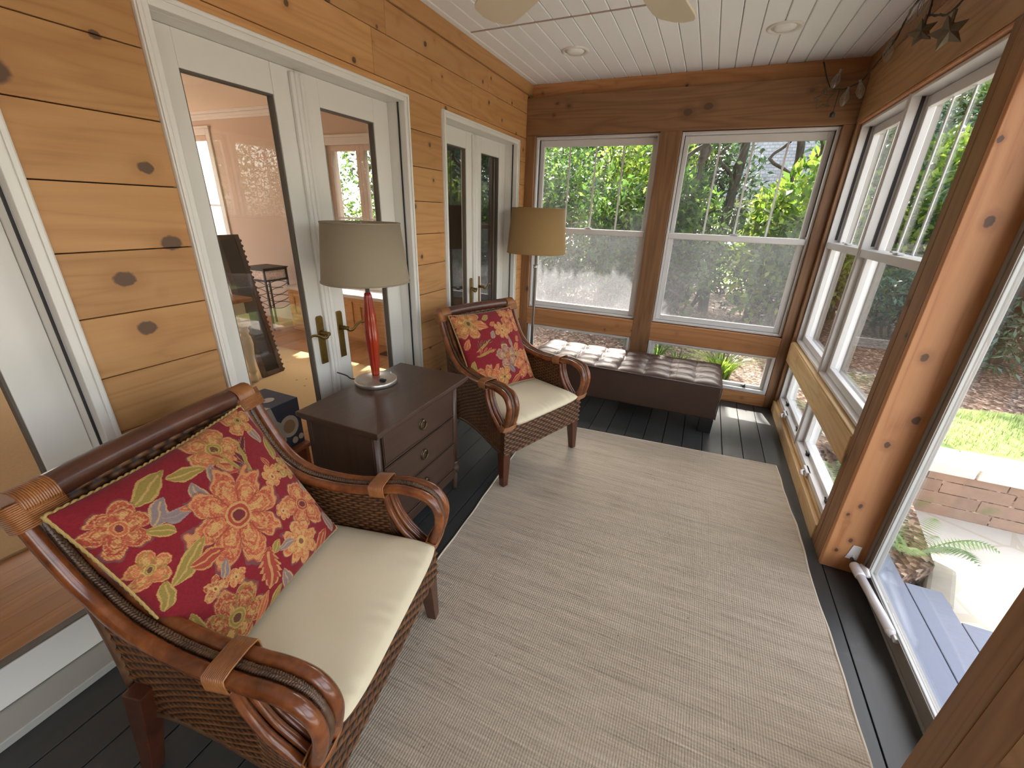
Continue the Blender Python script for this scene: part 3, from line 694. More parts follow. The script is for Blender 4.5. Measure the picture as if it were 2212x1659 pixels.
def pillow_design(U, V, kind):
    F = Floral(U, V)
    if kind == 0:
        F.flower(.28, .78, .30, 5, .4, ORA, OLV); F.leaf(-.42, .80, .22, .09, .3, OLV); F.leaf(-.1, .72, .18, .07, -.4, OLV)
        F.flower(-.80, .62, .24, 6, .2, ORB, ORA); F.leaf(-.52, .56, .15, .08, .6, TAU, GLD); F.leaf(-.44, .44, .13, .07, -.5, TAU, TAU * 1.3); F.leaf(-.62, .40, .10, .06, 2.2, OLV)
        F.leaf(-.18, .50, .13, .07, 1.2, TAU); F.leaf(-.30, .42, .12, .05, 2.6, ORA); F.leaf(.06, .56, .12, .06, .9, TAU)
        F.comb(.44, .46, .30, 1.15, 6); F.comb(.30, .56, .22, 1.7, 3, ORB)
        F.flower(-.03, .06, .52, 8, .2, ORA, ORB)
        F.leaf(.82, .68, .16, .07, 1.4, TAU, GLD); F.leaf(.88, .42, .17, .07, 1.0, OLV, GLD); F.flower(.78, .88, .2, 5, 0, ORA, OLV)
        F.flower(.60, .14, .15, 6, .6, ORA, GLD); F.flower(.88, .10, .17, 7, .1, OLV, ORA); F.leaf(.66, .32, .08, .04, 1.5, ORB)
        F.flower(.70, -.38, .34, 5, 1.2, ORA, ORB); F.leaf(.95, -.2, .12, .06, .7, TAU)
        F.flower(.40, -.26, .11, 6, .3, ORA, GLD); F.flower(.36, -.70, .27, 8, .2, ORA, GLD, GLD, WIN); F.leaf(.08, -.50, .09, .05, .4, OLV); F.leaf(.18, -.58, .12, .05, 2.8, TAU)
        F.leaf(-.10, -.62, .22, .15, .9, ORB, GLD, .35); F.leaf(.02, -.92, .14, .08, 1.4, TAU); F.leaf(-.18, -.95, .12, .06, .4, OLV)
        F.leaf(-.62, .02, .24, .08, .35, OLV); F.leaf(-.50, -.08, .16, .08, -.35, ORB); F.flower(-.86, .18, .16, 5, 0, ORA, OLV); F.leaf(-.9, -.1, .13, .06, .9, OLV)
        F.flower(-.62, -.36, .12, 5, .3, ORB, GLD); F.leaf(-.45, -.28, .09, .05, .7, TAU); F.flower(-.42, -.42, .1, 5, 0, ORA, GLD)
        F.flower(-.62, -.74, .32, 6, .5, ORB, OLV); F.leaf(-.36, -.9, .16, .06, .6, ORA); F.leaf(-.9, -.52, .15, .07, 1.2, OLV); F.leaf(.62, -.95, .2, .09, .5, ORB, GLD); F.leaf(.9, -.8, .16, .07, 1.3, TAU)
    else:
        F.flower(-.66, .72, .42, 6, .3, ORA, OLV); F.leaf(-.3, .6, .16, .08, -.5, ORA); F.leaf(-.1, .82, .13, .06, .4, OLV); F.flower(.72, .62, .36, 6, .1, ORA, ORB)
        F.flower(.25, .40, .25, 7, .2, ORA, GLD, GLD, WIN); F.leaf(-.1, .34, .12, .07, .9, TAU); F.leaf(.02, .62, .11, .05, .2, ORA); F.flower(.5, .88, .14, 5, 0, ORA, GLD)
        F.comb(-.48, .1, .3, .4, 5, WIN); F.comb(-.5, -.1, .3, .1, 4, ORB); F.leaf(.40, .04, .18, .05, 1.5, TAU)
        F.flower(.14, -.28, .34, 5, .9, TAU * .9, ORB, GLD, OLV); F.leaf(.55, -.1, .14, .07, .5, ORA); F.leaf(.48, -.3, .1, .06, 1.2, OLV); F.leaf(.7, .1, .1, .06, .6, ORA)
        F.flower(.75, -.55, .42, 6, .1, ORA, ORB); F.leaf(.18, -.62, .15, .09, 1.9, TAU, WIN); F.flower(-.12, -.78, .26, 6, .2, ORA, OLV); F.leaf(.3, -.92, .2, .08, .5, ORB)
        F.flower(-.62, -.74, .38, 7, .5, ORA, ORB); F.leaf(-.9, -.35, .15, .07, 1.2, OLV); F.leaf(-.3, -.5, .13, .05, .6, ORA); F.leaf(-.88, .22, .14, .07, .9, ORA)
    sp = vnoise(U * 170, V * 170); F.C *= (.86 + .28 * sp)[:, None]
    return F.C
t = NT('floral_tapestry'); co = t.obj(); _b = t.noise(t.scale(co, (500, 500, 500)), 1.0, 2)
t.bsdf(Base_Color=t.attrc('col'), Roughness=0.85, Specular_IOR_Level=0.2, Sheen_Weight=0.1, Normal=t.bump(_b, 0.25, 0.001)); TAPESTRY = t.m
def pillow(label, kind, n, H=.25, T=.072):
    """local x across, z up the slope, +y is the front"""
    root = thing('floral_pillow', label, 'pillow', group='red floral pillows')
    i = np.linspace(-1, 1, n + 1); V, U = np.meshgrid(i, i, indexing='ij'); U = U.ravel(); V = V.ravel()
    pin = lambda a, b: a * (1 - .05 * (1 - b * b)); X = pin(U, V) * H; Z = pin(V, U) * H
    puff = (np.clip(1 - U**2, 0, 1) ** .5 * np.clip(1 - V**2, 0, 1) ** .5) ** .8
    wr = .004 * (vnoise(U * 3 + 7, V * 3 + kind * 9) - .5) * 2
    Y = T * puff + wr * puff
    w = n + 1; J, I = np.meshgrid(np.arange(n), np.arange(n), indexing='ij'); q = (J * w + I).ravel()
    def mk(name, Yv, mat, flip):
        me = bpy.data.meshes.new(name); me.vertices.add(w * w); me.vertices.foreach_set('co', np.stack([X, Yv, Z], 1).ravel().astype(np.float32))
        idx = np.stack([q, q + 1, q + w + 1, q + w], 1) if flip else np.stack([q, q + w, q + w + 1, q + 1], 1)
        me.loops.add(idx.size); me.loops.foreach_set('vertex_index', idx.ravel()); me.polygons.add(len(idx)); me.polygons.foreach_set('loop_start', np.arange(0, idx.size, 4))
        me.polygons.foreach_set('use_smooth', np.ones(len(idx), dtype=bool)); me.update(calc_edges=True); me.materials.append(mat)
        o = bpy.data.objects.new(name, me); COL.objects.link(o); o.parent = root; return o
    f = mk('cover', Y, TAPESTRY, False)
    C = np.concatenate([pillow_design(-U, V, kind), np.ones((U.size, 1))], 1); at = f.data.attributes.new('col', 'FLOAT_COLOR', 'POINT'); at.data.foreach_set('color', C.ravel().astype(np.float32))
    s = max(1, n // 60)
    mk('back_cover', -Y * .9 - .001, OLIVE, True)
    m_ = MB(); ed = []
    for k in range(41): a = -1 + 2 * k / 40; ed.append((pin(a, -1) * H, 0, -H))
    for k in range(1, 41): a = -1 + 2 * k / 40; ed.append((H * (1 - .05 * (1 - a * a)), 0, a * H))
    top = [(a, 1) for a in np.linspace(1, -1, 41)[1:]]
    ed = [(u * (1 - .05 * (1 - v * v)) * H, 0, v * (1 - .05 * (1 - u * u)) * H) for u, v in
          [(a, -1) for a in np.linspace(-1, 1, 41)] + [(1, a) for a in np.linspace(-1, 1, 41)[1:]] + [(a, 1) for a in np.linspace(1, -1, 41)[1:]] + [(-1, a) for a in np.linspace(1, -1, 41)[1:]]]
    fine = catmull(ed, 3)
    for ph in (0, PI): m_.tube([(p.x, p.y + .0028 * math.cos(k * .9 + ph), p.z + .0028 * math.sin(k * .9 + ph)) for k, p in enumerate(fine)], 0.0034, 5)
    m_.build('piping', GOLD, root)
    return root
def place_pillow(p, chair_loc, t_, u, roll=0.0, y=-.425, z=.655, tilt=.54):
    # chair local: x right (seen from the back), y forward
    Mx = Matrix.Translation((chair_loc[0], chair_loc[1], .008)) @ Matrix.Rotation(t_ - PI / 2, 4, 'Z') @ Matrix.Translation((u, y, z)) @ Matrix.Rotation(tilt, 4, 'X') @ Matrix.Rotation(roll, 4, 'Y')
    p.matrix_world = Mx
p1 = pillow('large red floral pillow with one big orange flower, on the nearest armchair', 0, 400)
p2 = pillow('red floral pillow leaning on the farther armchair, by the leather bench', 1, 260)
place_pillow(p1, (.945, .440), .209, .035, 0.03); place_pillow(p2, (.886, 1.913), -.373, .03, -0.02)

# ================================================================== CHEST OF DRAWERS
CAB = wood('dark_brown_wood', 1, srgb(84, 62, 50), srgb(72, 52, 42), srgb(58, 40, 31), knots=False, rough=0.38, grain=0.4)
CABS = wood('dark_brown_wood_upright', 2, srgb(84, 62, 48), srgb(72, 52, 40), srgb(58, 40, 30), knots=False, rough=0.4, grain=0.4)
root = thing('chest_of_drawers', 'dark brown three-drawer chest with ring pulls between the two armchairs', 'chest of drawers', (0.36, 1.20, 0))
x0, x1, y0, y1, H = -.185, .175, -.315, .300, .675
m_ = MB(); m_.box((-.205, -.345, H - .020), (.222, .341, H)); m_.box((-.198, -.338, H - .0285), (.214, .334, H - .0205)); m_.box((-.192, -.332, H - .037), (.206, .328, H - .029)); m_.build('top', CAB, root, bevel=0.005, seg=3)
m_ = MB(); m_.box((x0, y0, .13), (x1 - .003, y0 + .018, H - .037)); m_.box((x0, y1 - .018, .13), (x1 - .003, y1, H - .037)); m_.box((x0, y0 + .018, .13), (x0 + .01, y1 - .018, H - .037))
m_.box((x0 + .01, y0 + .018, .13), (x1 - .02, y1 - .018, .15)); m_.build('body', CABS, root, bevel=0.002)
m_ = MB(); m_.box((x1 - .02, y0 + .035, .108), (x1 + .004, y1 - .035, .150)); m_.box((x1 - .02, y0 + .035, .088), (x1 - .002, y1 - .035, .108)); m_.build('apron', CAB, root, bevel=0.004)
dz = (H - .045 - .155) / 3
for k in range(3):
    zb, zt = .157 + dz * k, .157 + dz * (k + 1) - .006
    m_ = MB(); m_.box((x1 - .02, y0 + .04, zb), (x1 + .002, y1 - .04, zt)); m_.ring((y0 + .044, zb + .004), (y1 - .044, zt - .004), .006, x1 + .0022, x1 + .005, 'x'); dr = m_.build('drawer', CAB, root, bevel=0.002)
    m_ = MB(); zc = (zb + zt) / 2; yc = (y0 + y1) / 2
    m_.lathe([(0.0, 0.0), (.009, 0.001), (.008, .006), (.006, .012), (0, .014)], 14, (x1 + .002, yc, zc + .020), axis='x')
    m_.lathe([(.0265, 0), (.0265, .0025), (.020, .003), (.018, .002)], 24, (x1 + .002, yc, zc), axis='x', cap=False)
    m_.tube([(x1 + .009, yc + .022 * math.sin(a), zc + .022 * math.cos(a)) for a in np.linspace(0, 2 * PI, 25)], .0036, 8, cap=False)
    m_.build('ring_pull', BRASS if False else simple('dark_bronze', srgb(104, 92, 66), 0.35, metal=0.8), dr)
for (lx, ly) in ((x1 - .018, y0 + .018), (x1 - .018, y1 - .018), (x0 + .018, y0 + .018), (x0 + .018, y1 - .018)):
    m_ = MB(); m_.lathe([(.021, .185), (.021, H - .04)], 40, (lx + .002, ly, 0), lobes=14, lobe=.10)
    m_.lathe([(.0, .0), (.011, .0), (.013, .02), (.019, .095), (.012, .112), (.012, .116), (.024, .122), (.029, .137), (.028, .152), (.020, .166), (.022, .172), (.022, .186)], 40, (lx + .002, ly, 0), lobes=14, lobe=.05)
    m_.build('leg', CABS, root)

# ================================================================== TABLE LAMP
root = thing('table_lamp', 'table lamp with ribbed red glass stem and taupe drum shade on the dark chest', 'lamp', (.232, 1.258, .675))
m_ = MB(); m_.lathe([(.0, 0), (.096, 0), (.099, .003), (.099, .019), (.096, .022), (.06, .031), (.03, .037), (.0, .038)], 48); bs = m_.build('lamp_base', STEEL, root)
m_ = MB(); m_.box((-.014, -.010, .029), (.014, .010, .0375)); o = m_.build('power_outlet', BLACK, bs, bevel=.002); o.location = (.062, -.030, 0); o.rotation_euler = (0, .15, .3)
m_ = MB(); m_.tube([(.048, .048, .033), (.050, .050, .048)], .003, 8); m_.build('switch', STEEL, bs)
t = NT('red_glass'); co = t.obj(); nz = t.noise(t.scale(co, (8, 8, 3)), 1.0, 3)
t.bsdf(Base_Color=t.mix(t.smooth(nz, .35, .7), srgb(150, 24, 14), srgb(206, 84, 36)), Roughness=0.12, Transmission_Weight=0.25, IOR=1.45, Coat_Weight=0.5); REDG = t.m
m_ = MB(); pr = [(.017, .036), (.0185, .05), (.024, .12), (.029, .19), (.030, .24), (.028, .30), (.023, .36), (.018, .41), (.016, .425), (.011, .432)]
m_.lathe(pr, 60, lobes=10, lobe=.13); m_.build('glass_stem', REDG, root)
m_ = MB(); m_.lathe([(.010, .430), (.010, .50), (.012, .502), (.012, .53), (.006, .535), (.006, .70)], 20); m_.build('socket', STEEL, root)
def shade(parent, rb, rt, z0, z1, mat, harp=True):
    m_ = MB(); m_.lathe([(rb, z0), (rt, z1), (rt - .003, z1), (rb - .003, z0), (rb, z0)], 72, cap=False); sh = m_.build('lamp_shade', mat, parent)
    for r_, z in ((rb, z0), (rt, z1)): m_ = MB(); m_.tube([(r_ * math.cos(a), r_ * math.sin(a), z) for a in np.linspace(0, 2*PI, 73)], .0032, 6, cap=False); m_.build('shade_trim', mat, sh)
    m_ = MB(); zz = z1 - .022
    for k in range(3): a = k * 2 * PI / 3 + .6; m_.tube([(0, 0, zz), ((rt - .003) * math.cos(a), (rt - .003) * math.sin(a), z1 - .002)], .002, 6)
    m_.lathe([(0, zz - .004), (.012, zz - .002), (.012, zz + .004), (.005, zz + .012), (.006, zz + .02), (0, zz + .026)], 16); m_.build('spider', STEEL, sh)
    m_ = MB(); m_.lathe([(0, z0 + .14), (.022, z0 + .135), (.03, z0 + .11), (.022, z0 + .08), (.013, z0 + .06), (.013, z0 + .04), (0, z0 + .04)], 18); m_.build('bulb', simple('frosted_bulb_' + parent.name, (.85, .84, .8, 1), .3), parent)
shade(root, .186, .160, .483, .722, SHADE1)
m_ = MB(); m_.tube(catmull([(-.09, -.02, .006), (-.13, -.03, .004), (-.18, -.01, .004), (-.25, 0, .004)], 6) , .0035, 6); m_.build('power_cord', BLACK, root)

# ================================================================== FLOOR LAMP
root = thing('floor_lamp', 'tall steel floor lamp with tan linen shade in the left back corner', 'lamp', (.292, 3.20, 0))
m_ = MB(); m_.lathe([(0, 0), (.14, 0), (.142, .004), (.14, .016), (.03, .024), (0, .025)], 40); m_.build('lamp_base', STEEL, root)
m_ = MB(); m_.lathe([(.0125, .022), (.0125, 1.02), (.017, 1.025), (.017, 1.045), (.009, 1.05), (.009, 1.30)], 20); m_.build('pole', STEEL, root)
m_ = MB(); m_.lathe([(.022, 1.045), (.022, 1.052)], 18); m_.tube([(0, .0, 1.035), (.0, -.03, 1.035)], .005, 8); m_.lathe([(.0, -.034), (.009, -.032), (.009, -.026)], 10, (0, 0, 1.035), axis='y'); m_.build('switch', STEEL, root)
shade(root, .243, .213, 1.15, 1.488, SHADE2)

# ================================================================== TUFTED LEATHER BENCH
t = NT('brown_leather'); co = t.obj(); vo = t.n('ShaderNodeTexVoronoi', {'Vector': co, 'Scale': 260.0}).outputs['Distance']; nz = t.noise(co, 7, 4)
_c = t.mix(nz, srgb(56, 38, 31), srgb(74, 52, 43))
t.bsdf(Base_Color=_c, Roughness=0.36, Specular_IOR_Level=0.55, Normal=t.bump(t.math('ADD', vo, t.math('MULTIPLY', t.noise(co, 35, 3), .6)), 0.12, 0.003)); LEATHER = t.m
root = thing('leather_bench', 'long tufted dark brown leather bench under the back windows', 'bench', (0, 0, 0))
bx0, bx1, by0, by1, bz = .405, 1.858, 2.852, 3.405, .372
m_ = MB(); nc, nr = 8, 4; NU, NV = 240, 110
def topf(u, v):
    x, y = bx0 + (bx1 - bx0) * u, by0 + (by1 - by0) * v; a, b = u * nc, v * nr
    du, dv = abs(math.sin(PI * a)), abs(math.sin(PI * b))
    # distance to nearest button and to the pleats that join the buttons
    ia, ib = min(max(round(a), 1), nc - 1), min(max(round(b), 1), nr - 1)
    dbx, dby = (a - ia) * (bx1 - bx0) / nc, (b - ib) * (by1 - by0) / nr; d = math.hypot(dbx, dby)
    pitt = math.exp(-(d / .030) ** 1.3)
    crease = max(math.exp(-(abs(a - round(a)) / .10)) * (1 if 0 < round(a) < nc else 0), math.exp(-(abs(b - round(b)) / .10)) * (1 if 0 < round(b) < nr else 0))
    ang = math.atan2(dby, dbx); rad = .0022 * math.cos(ang * 9) * math.exp(-(d / .05) ** 2) * (1 - pitt)
    edge = min(u * (bx1 - bx0), (1 - u) * (bx1 - bx0), v * (by1 - by0), (1 - v) * (by1 - by0))
    soft = 1 - math.exp(-edge / .022)
    h = .008 * (du * dv) ** .5 + .017 - .0025 * crease - .015 * pitt + rad
    return (x, y, bz - .006 + h * soft)
m_.grid(NU, NV, topf); tt = m_.build('tufted_top', LEATHER, root)
for i in range(1, nc):
    for j in range(1, nr):
        p = topf(i / nc, j / nr); m_ = MB(); m_.lathe([(.009, 0), (.008, .003), (.004, .0055), (0, .006)], 12, (p[0], p[1], p[2] - .002)); m_.build('button', LEATHER, tt)
m_ = MB(); m_.box((bx0 + .004, by0 + .004, .112), (bx1 - .004, by1 - .004, bz - .006)); bd = m_.build('base', LEATHER, root, bevel=0.012, seg=3)
m_ = MB()
m_.tube([(bx0, by0, bz - .006), (bx1, by0, bz - .006), (bx1, by1, bz - .006), (bx0, by1, bz - .006), (bx0, by0, bz - .006)], .005, 8); m_.tube([(bx1, by0, bz - .006), (bx1 - .002, by0 + .002, .118)], .0035, 6)
m_.tube([(1.545, by0 + (by1 - by0) * k / 60, topf((1.545 - bx0) / (bx1 - bx0), k / 60)[2] + .0005) for k in range(61)], .0018, 5)
m_.build('piping', LEATHER, root)
for fx in (bx0 + .055, bx1 - .055):
    for fy in (by0 + .055, by1 - .055):
        m_ = MB(); m_.taper((fx, fy, .113), (.047, .047), (fx, fy, 0), (.044, .044)); m_.build('leg', BLACK, root, bevel=0.003)

# ================================================================== RUG
t = NT('flatweave_rug'); co = t.obj()
rib = t.math('PINGPONG', t.math('MULTIPLY', t.n('ShaderNodeSeparateXYZ', {0: co}).outputs[0], 120), 0.5)
weft = t.math('PINGPONG', t.math('MULTIPLY', t.n('ShaderNodeSeparateXYZ', {0: co}).outputs[1], 95), 0.5)
s1 = t.noise(t.scale(co, (5.5, 150, 1)), 1.0, 4, 0.65, 0.15); s2 = t.noise(t.scale(co, (1.6, 26, 1)), 1.0, 3); s3 = t.noise(co, 260, 2)
f = t.math('ADD', t.math('ADD', t.math('MULTIPLY', s1, .55), t.math('MULTIPLY', s2, .3)), t.math('MULTIPLY', s3, .15))
_c = t.ramp(f, [(.30, srgb(116, 104, 88)), (.43, srgb(166, 152, 134)), (.58, srgb(192, 178, 160)), (.75, srgb(212, 201, 186))])
_c = t.mix(t.math('MULTIPLY', t.math('ADD', rib, weft), .35), _c, srgb(196, 184, 166))
fl = t.n('ShaderNodeTexVoronoi', {'Vector': co, 'Scale': 14.0}).outputs['Distance']
_c = t.mix(t.math('MULTIPLY', t.math('LESS_THAN', fl, .045), .55), _c, srgb(92, 78, 62))
t.bsdf(Base_Color=_c, Roughness=0.95, Specular_IOR_Level=0.1, Normal=t.bump(t.math('ADD', t.math('ADD', rib, weft), s1), 0.5, 0.004)); RUG = t.m
root = thing('area_rug', 'beige flatweave area rug over the dark painted floor', 'rug')
LE = [(.715, -.7), (.728, .3), (.728, .99), (.698, 1.61), (.680, 1.93), (.668, 2.475)]; RE = [(2.285, -.7), (2.284, .87), (2.282, 1.02), (2.274, 1.26), (2.262, 1.576), (2.262, 2.0), (2.244, 2.3), (2.239, 2.587)]
def edge_x(E, s):
    y = s
    for (xa, ya), (xb, yb) in zip(E[:-1], E[1:]):
        if y <= yb: return xa + (xb - xa) * (y - ya) / (yb - ya)
    return E[-1][0]
def rugp(u, v, z=.007):
    yl, yr = -.7 + v * 3.175, -.7 + v * 3.287
    xl, xr = edge_x(LE, yl), edge_x(RE, yr); x = xl + (xr - xl) * u; y = yl + (yr - yl) * u
    wv = .0012 * math.sin(y * 9 + x * 3) + .0008 * math.sin(y * 23 - x * 11)
    x += (.0022 * math.sin(y * 11) + .001 * math.sin(y * 29)) * (1 if u < .02 or u > .98 else 0)
    return (x, y, z + max(wv, -.002))
m_ = MB(); m_.grid(60, 120, rugp); m_.grid(60, 120, lambda u, v: tuple(rugp(u, v)[:2]) + (.001,), flip=True); m_.build('pile', RUG, root)
m_ = MB(); bnd = [rugp(0, k / 120) for k in range(121)] + [rugp(k / 60, 1) for k in range(1, 61)] + [rugp(1, 1 - k / 120) for k in range(1, 121)]
m_.tube([(p[0], p[1], .0052) for p in bnd], .0048, 6); m_.build('binding', fabric('rug_binding', srgb(214, 203, 184)), root)

# ================================================================== CEILING FAN, RECESSED LIGHTS
CREAMP = simple('cream_blade', srgb(226, 212, 184), 0.35)
root = thing('ceiling_fan', 'cream ceiling fan, only two blade tips in view at the top of the photo', 'fan', (1.199, 1.173, 2.44))
m_ = MB(); m_.lathe([(0, 0), (.07, 0), (.065, -.03), (.02, -.05), (.014, -.055), (.014, -.12), (.05, -.125), (.09, -.15), (.095, -.2), (.08, -.235), (.03, -.25), (0, -.25)], 32); m_.build('motor', CREAMP, root)
for k in range(6):
    a = math.radians(80.6 + 60 * k)
    m_ = MB(); N = 22; up = []
    for i in range(N + 1):
        s = i / N; x = .17 + .567 * s; w = (.045 + .035 * math.sin(min(1, s * 1.15) * PI * .5)) * (1 if s < .86 else math.sqrt(max(0, 1 - ((s - .86) / .14) ** 2)) * .75 + .25)
        up.append((x, w))
    poly = [(x, w * 1.05) for x, w in up] + [(x, -w) for x, w in reversed(up)]
    m_.prism(poly, -.004, .004); b = m_.build('blade', CREAMP, root, bevel=.002); b.rotation_euler = (math.radians(11), 0, a); b.location = (0, 0, -.285 + .0)
    m_ = MB(); m_.box((.06, -.015, -.004), (.22, .015, .004)); m_.lathe([(.03, -.004), (.03, .004)], 16, (.2, 0, 0)); ir = m_.build('blade_iron', BRASS, b); ir.location = (0, 0, .0085)
for (lx, ly, lab) in ((.561, 3.018, 'round white recessed ceiling light nearer the wooden wall'), (1.748, 3.012, 'round white recessed ceiling light nearer the windows side, by the star string')):
    root = thing('recessed_light', lab, 'ceiling light', (lx, ly, 2.44), group='recessed ceiling lights')
    m_ = MB(); m_.lathe([(.090, .0), (.088, -.006), (.079, -.009), (.070, -.004), (.068, .0)], 48, cap=False); m_.build('trim_ring', WHITE, root)
    m_ = MB(); m_.lathe([(.0, -.0015), (.071, -.0015)], 40, cap=False); m_.build('baffle', simple('baffle', srgb(196, 192, 184), .4), root)
    m_ = MB(); m_.lathe([(.058, -.0018), (.050, -.012), (.03, -.018), (.0, -.02)], 36, cap=False); m_.build('bulb', simple('lamp_lens_' + str(int(lx * 100)), (.86, .86, .84, 1), .2), root)

# ================================================================== STAR STRING LIGHTS
STARM = simple('weathered_metal', srgb(112, 102, 84), 0.5, metal=0.5, var=0.25, vscale=80)
CORD = simple('green_cord', srgb(58, 52, 40), 0.7)
CLEAR = glass_mat('clear_bulb_glass', 2.0, 0.0)
root = thing('string_lights', 'string of metal star and glass drop lights draped along the ceiling corner', 'string lights')
path = catmull([(2.04, 3.55, 2.40), (2.10, 3.53, 2.27), (2.14, 3.52, 2.24), (2.2, 3.5, 2.24), (2.26, 3.46, 2.27), (2.285, 3.3, 2.33), (2.275, 3.08, 2.34), (2.27, 2.95, 2.40), (2.268, 2.88, 2.425), (2.262, 2.70, 2.425), (2.26, 2.60, 2.36), (2.255, 2.55, 2.29), (2.25, 2.47, 2.258), (2.245, 2.35, 2.22), (2.235, 2.235, 2.187), (2.245, 2.16, 2.205), (2.25, 2.05, 2.23), (2.26, 1.7, 2.36), (2.26, 1.4, 2.40)], 6)
m_ = MB(); m_.tube(path, .0034, 6); m_.tube([(p.x + .003 * math.cos(i), p.y, p.z + .004 * math.sin(i)) for i, p in enumerate(path)], .0022, 5); m_.build('cord', CORD, root)
m_ = MB(); m_.tube([(2.165, 3.52, 2.235), (2.162, 3.52, 2.15), (2.162, 3.52, 2.115)], .0022, 5); m_.lathe([(0, 0), (.014, .0), (.014, .022), (.004, .03), (0, .03)], 10, (2.162, 3.52, 2.088)); m_.build('end_plug', simple('plug_green', srgb(52, 60, 52), .6), root)
def star(cx, cy, cz, R, facing, roll, mat, wire=False):
    s_ = MB(); pts = []
    for k in range(10):
        a = PI / 2 + k * PI / 5 + roll; r_ = R if k % 2 == 0 else R * .5; pts.append((r_ * math.cos(a), r_ * math.sin(a)))
    if not wire:
        vs = [(x, 0, z) for x, z in pts] + [(0, -.02, 0), (0, .02, 0)]
        s_.add(vs, [(i, (i + 1) % 10, 10) for i in range(10)] + [((i + 1) % 10, i, 11) for i in range(10)])
    else:
        for i in range(10):
            a, b = pts[i], pts[(i + 1) % 10]
            for y in (-.012, .012): s_.tube([(a[0], y, a[1]), (b[0], y, b[1])], .0016, 5)
            s_.tube([(a[0], -.012, a[1]), (a[0], .012, a[1])], .0014, 5)
    s_.tube([(0, 0, R * .5), (0, 0, R * 1.15)], .006, 8)
    o = s_.build('star_lamp', mat, root); o.location = (cx, cy, cz); o.rotation_euler = (0, 0, facing); return o
star(2.245, 2.535, 2.222, .052, -.35, .25, STARM); star(2.238, 2.185, 2.115, .058, -.15, .3, STARM)
star(2.09, 3.52, 2.19, .055, 0.2, .2, STARM, True)
def drop(cx, cy, cz, h=.085, rx=0.0, ry=0.0):
    d = MB(); n = 8
    prof = [(.004, h * .5), (.010, h * .42), (.024, 0), (.017, -h * .28), (.006, -h * .5)]
    for k in range(n):
        a = 2 * PI * k / n; d.tube([(r_ * math.cos(a), r_ * math.sin(a), z) for r_, z in prof], .0009, 4)
    d.tube([(0, 0, h * .45), (0, 0, h * .7)], .007, 8)
    o = d.build('wire_drop', simple('pale_wire', srgb(150, 150, 140), .3, metal=.4) if 'pale_wire' not in bpy.data.materials else bpy.data.materials['pale_wire'], root); o.location = (cx, cy, cz); o.rotation_euler = (rx, ry, 0)
    d = MB(); d.lathe(list(reversed(prof)), 8, cap=False); g = d.build('drop_glass', CLEAR, o)
drop(2.13, 3.52, 2.285, .085, .1, .2); drop(2.20, 3.50, 2.185, .085, 0, .1); drop(2.262, 3.45, 2.21, .085, .1, -.3); drop(2.27, 3.10, 2.305, .09); drop(2.262, 2.80, 2.38, .09, .2, .3)
drop(2.262, 2.68, 2.365, .09, .1, .2)

# ================================================================== STORM DOOR CLOSER
root = thing('door_closer', 'white tubular door closer along the bottom rail of the glass storm door', 'door closer', (2.425, 1.74, .075))
CL = simple('white_enamel', srgb(232, 230, 230), 0.25, coat=.4)
m_ = MB(); m_.prism([(-.032, .0), (.012, .0), (.012, .075), (-.02, .075)], -.006, -.003, 'y'); m_.tube([(-.005, -.006, .02), (-.005, -.012, .02)], .004, 8); m_.build('bracket', CL, root, bevel=.001)
m_ = MB(); m_.tube([(-.008, -.004, .006), (-.006, -.05, .002)], .006, 8); m_.build('piston_rod', IRON, root)
m_ = MB(); ax = Vector((.035, -.36, 0)); p0 = Vector((-.006, -.04, 0))
pt = lambda s: tuple(p0 + ax * s)
m_.tube([pt(0), pt(.02), pt(.18), pt(.20)], [.017, .0205, .0205, .018], 20); m_.tube([pt(.20), pt(.93)], .0165, 20); m_.tube([pt(.93), pt(.985)], [.0165, .012], 12, flat=1.3); m_.build('cylinder', CL, root)
m_ = MB(); q = Vector(pt(.07)); m_.tube([q + Vector((.018, .02, .014)), q + Vector((.026, -.01, .016)), q + Vector((.028, -.045, .012))], [.006, .012, .008], 10); m_.build('hold_button', CL, root)
m_ = MB(); q = Vector(pt(.99)); m_.box((q.x - .006, q.y - .018, -.01), (q.x + .012, q.y + .012, .010)); m_.build('door_bracket', CL, root, bevel=.003)

# ================================================================== ROOM SEEN THROUGH THE FRENCH DOORS
PINK = simple('tan_plaster', srgb(208, 188, 170), 0.8, var=.02); CEILI = simple('cream_ceiling', srgb(238, 224, 206), 0.8)
FLW = wood('oak_floor', 1, srgb(196, 150, 98), srgb(180, 130, 80), srgb(150, 104, 62), knots=False, rough=0.3, grain=.6)
t = NT('speckled_carpet'); co = t.obj(); vd = t.n('ShaderNodeTexVoronoi', {'Vector': co, 'Scale': 9.0}).outputs['Distance']; nz = t.noise(co, 90, 3)
_c = t.mix(nz, srgb(186, 156, 112), srgb(208, 180, 136)); _c = t.mix(t.math('MULTIPLY', t.math('LESS_THAN', vd, .10), .7), _c, srgb(128, 98, 62))
t.bsdf(Base_Color=_c, Roughness=.95, Specular_IOR_Level=.1); CARPET = t.m
X0, YI = -5.8, 3.72
m_ = MB(); x = -.15
while x > X0: m_.box((x - .0985, -2.6, -.02), (x, YI, 0), rr()); x -= .10
struct(m_.build('floor_inner', FLW))
def bx(name, lo, hi, mat, bevel=0): m_ = MB(); m_.box(lo, hi, rr()); return struct(m_.build(name, mat, bevel=bevel))
bx('ceiling_inner', (X0, -2.6, 2.46), (-.151, YI + .2, 2.5), CEILI)
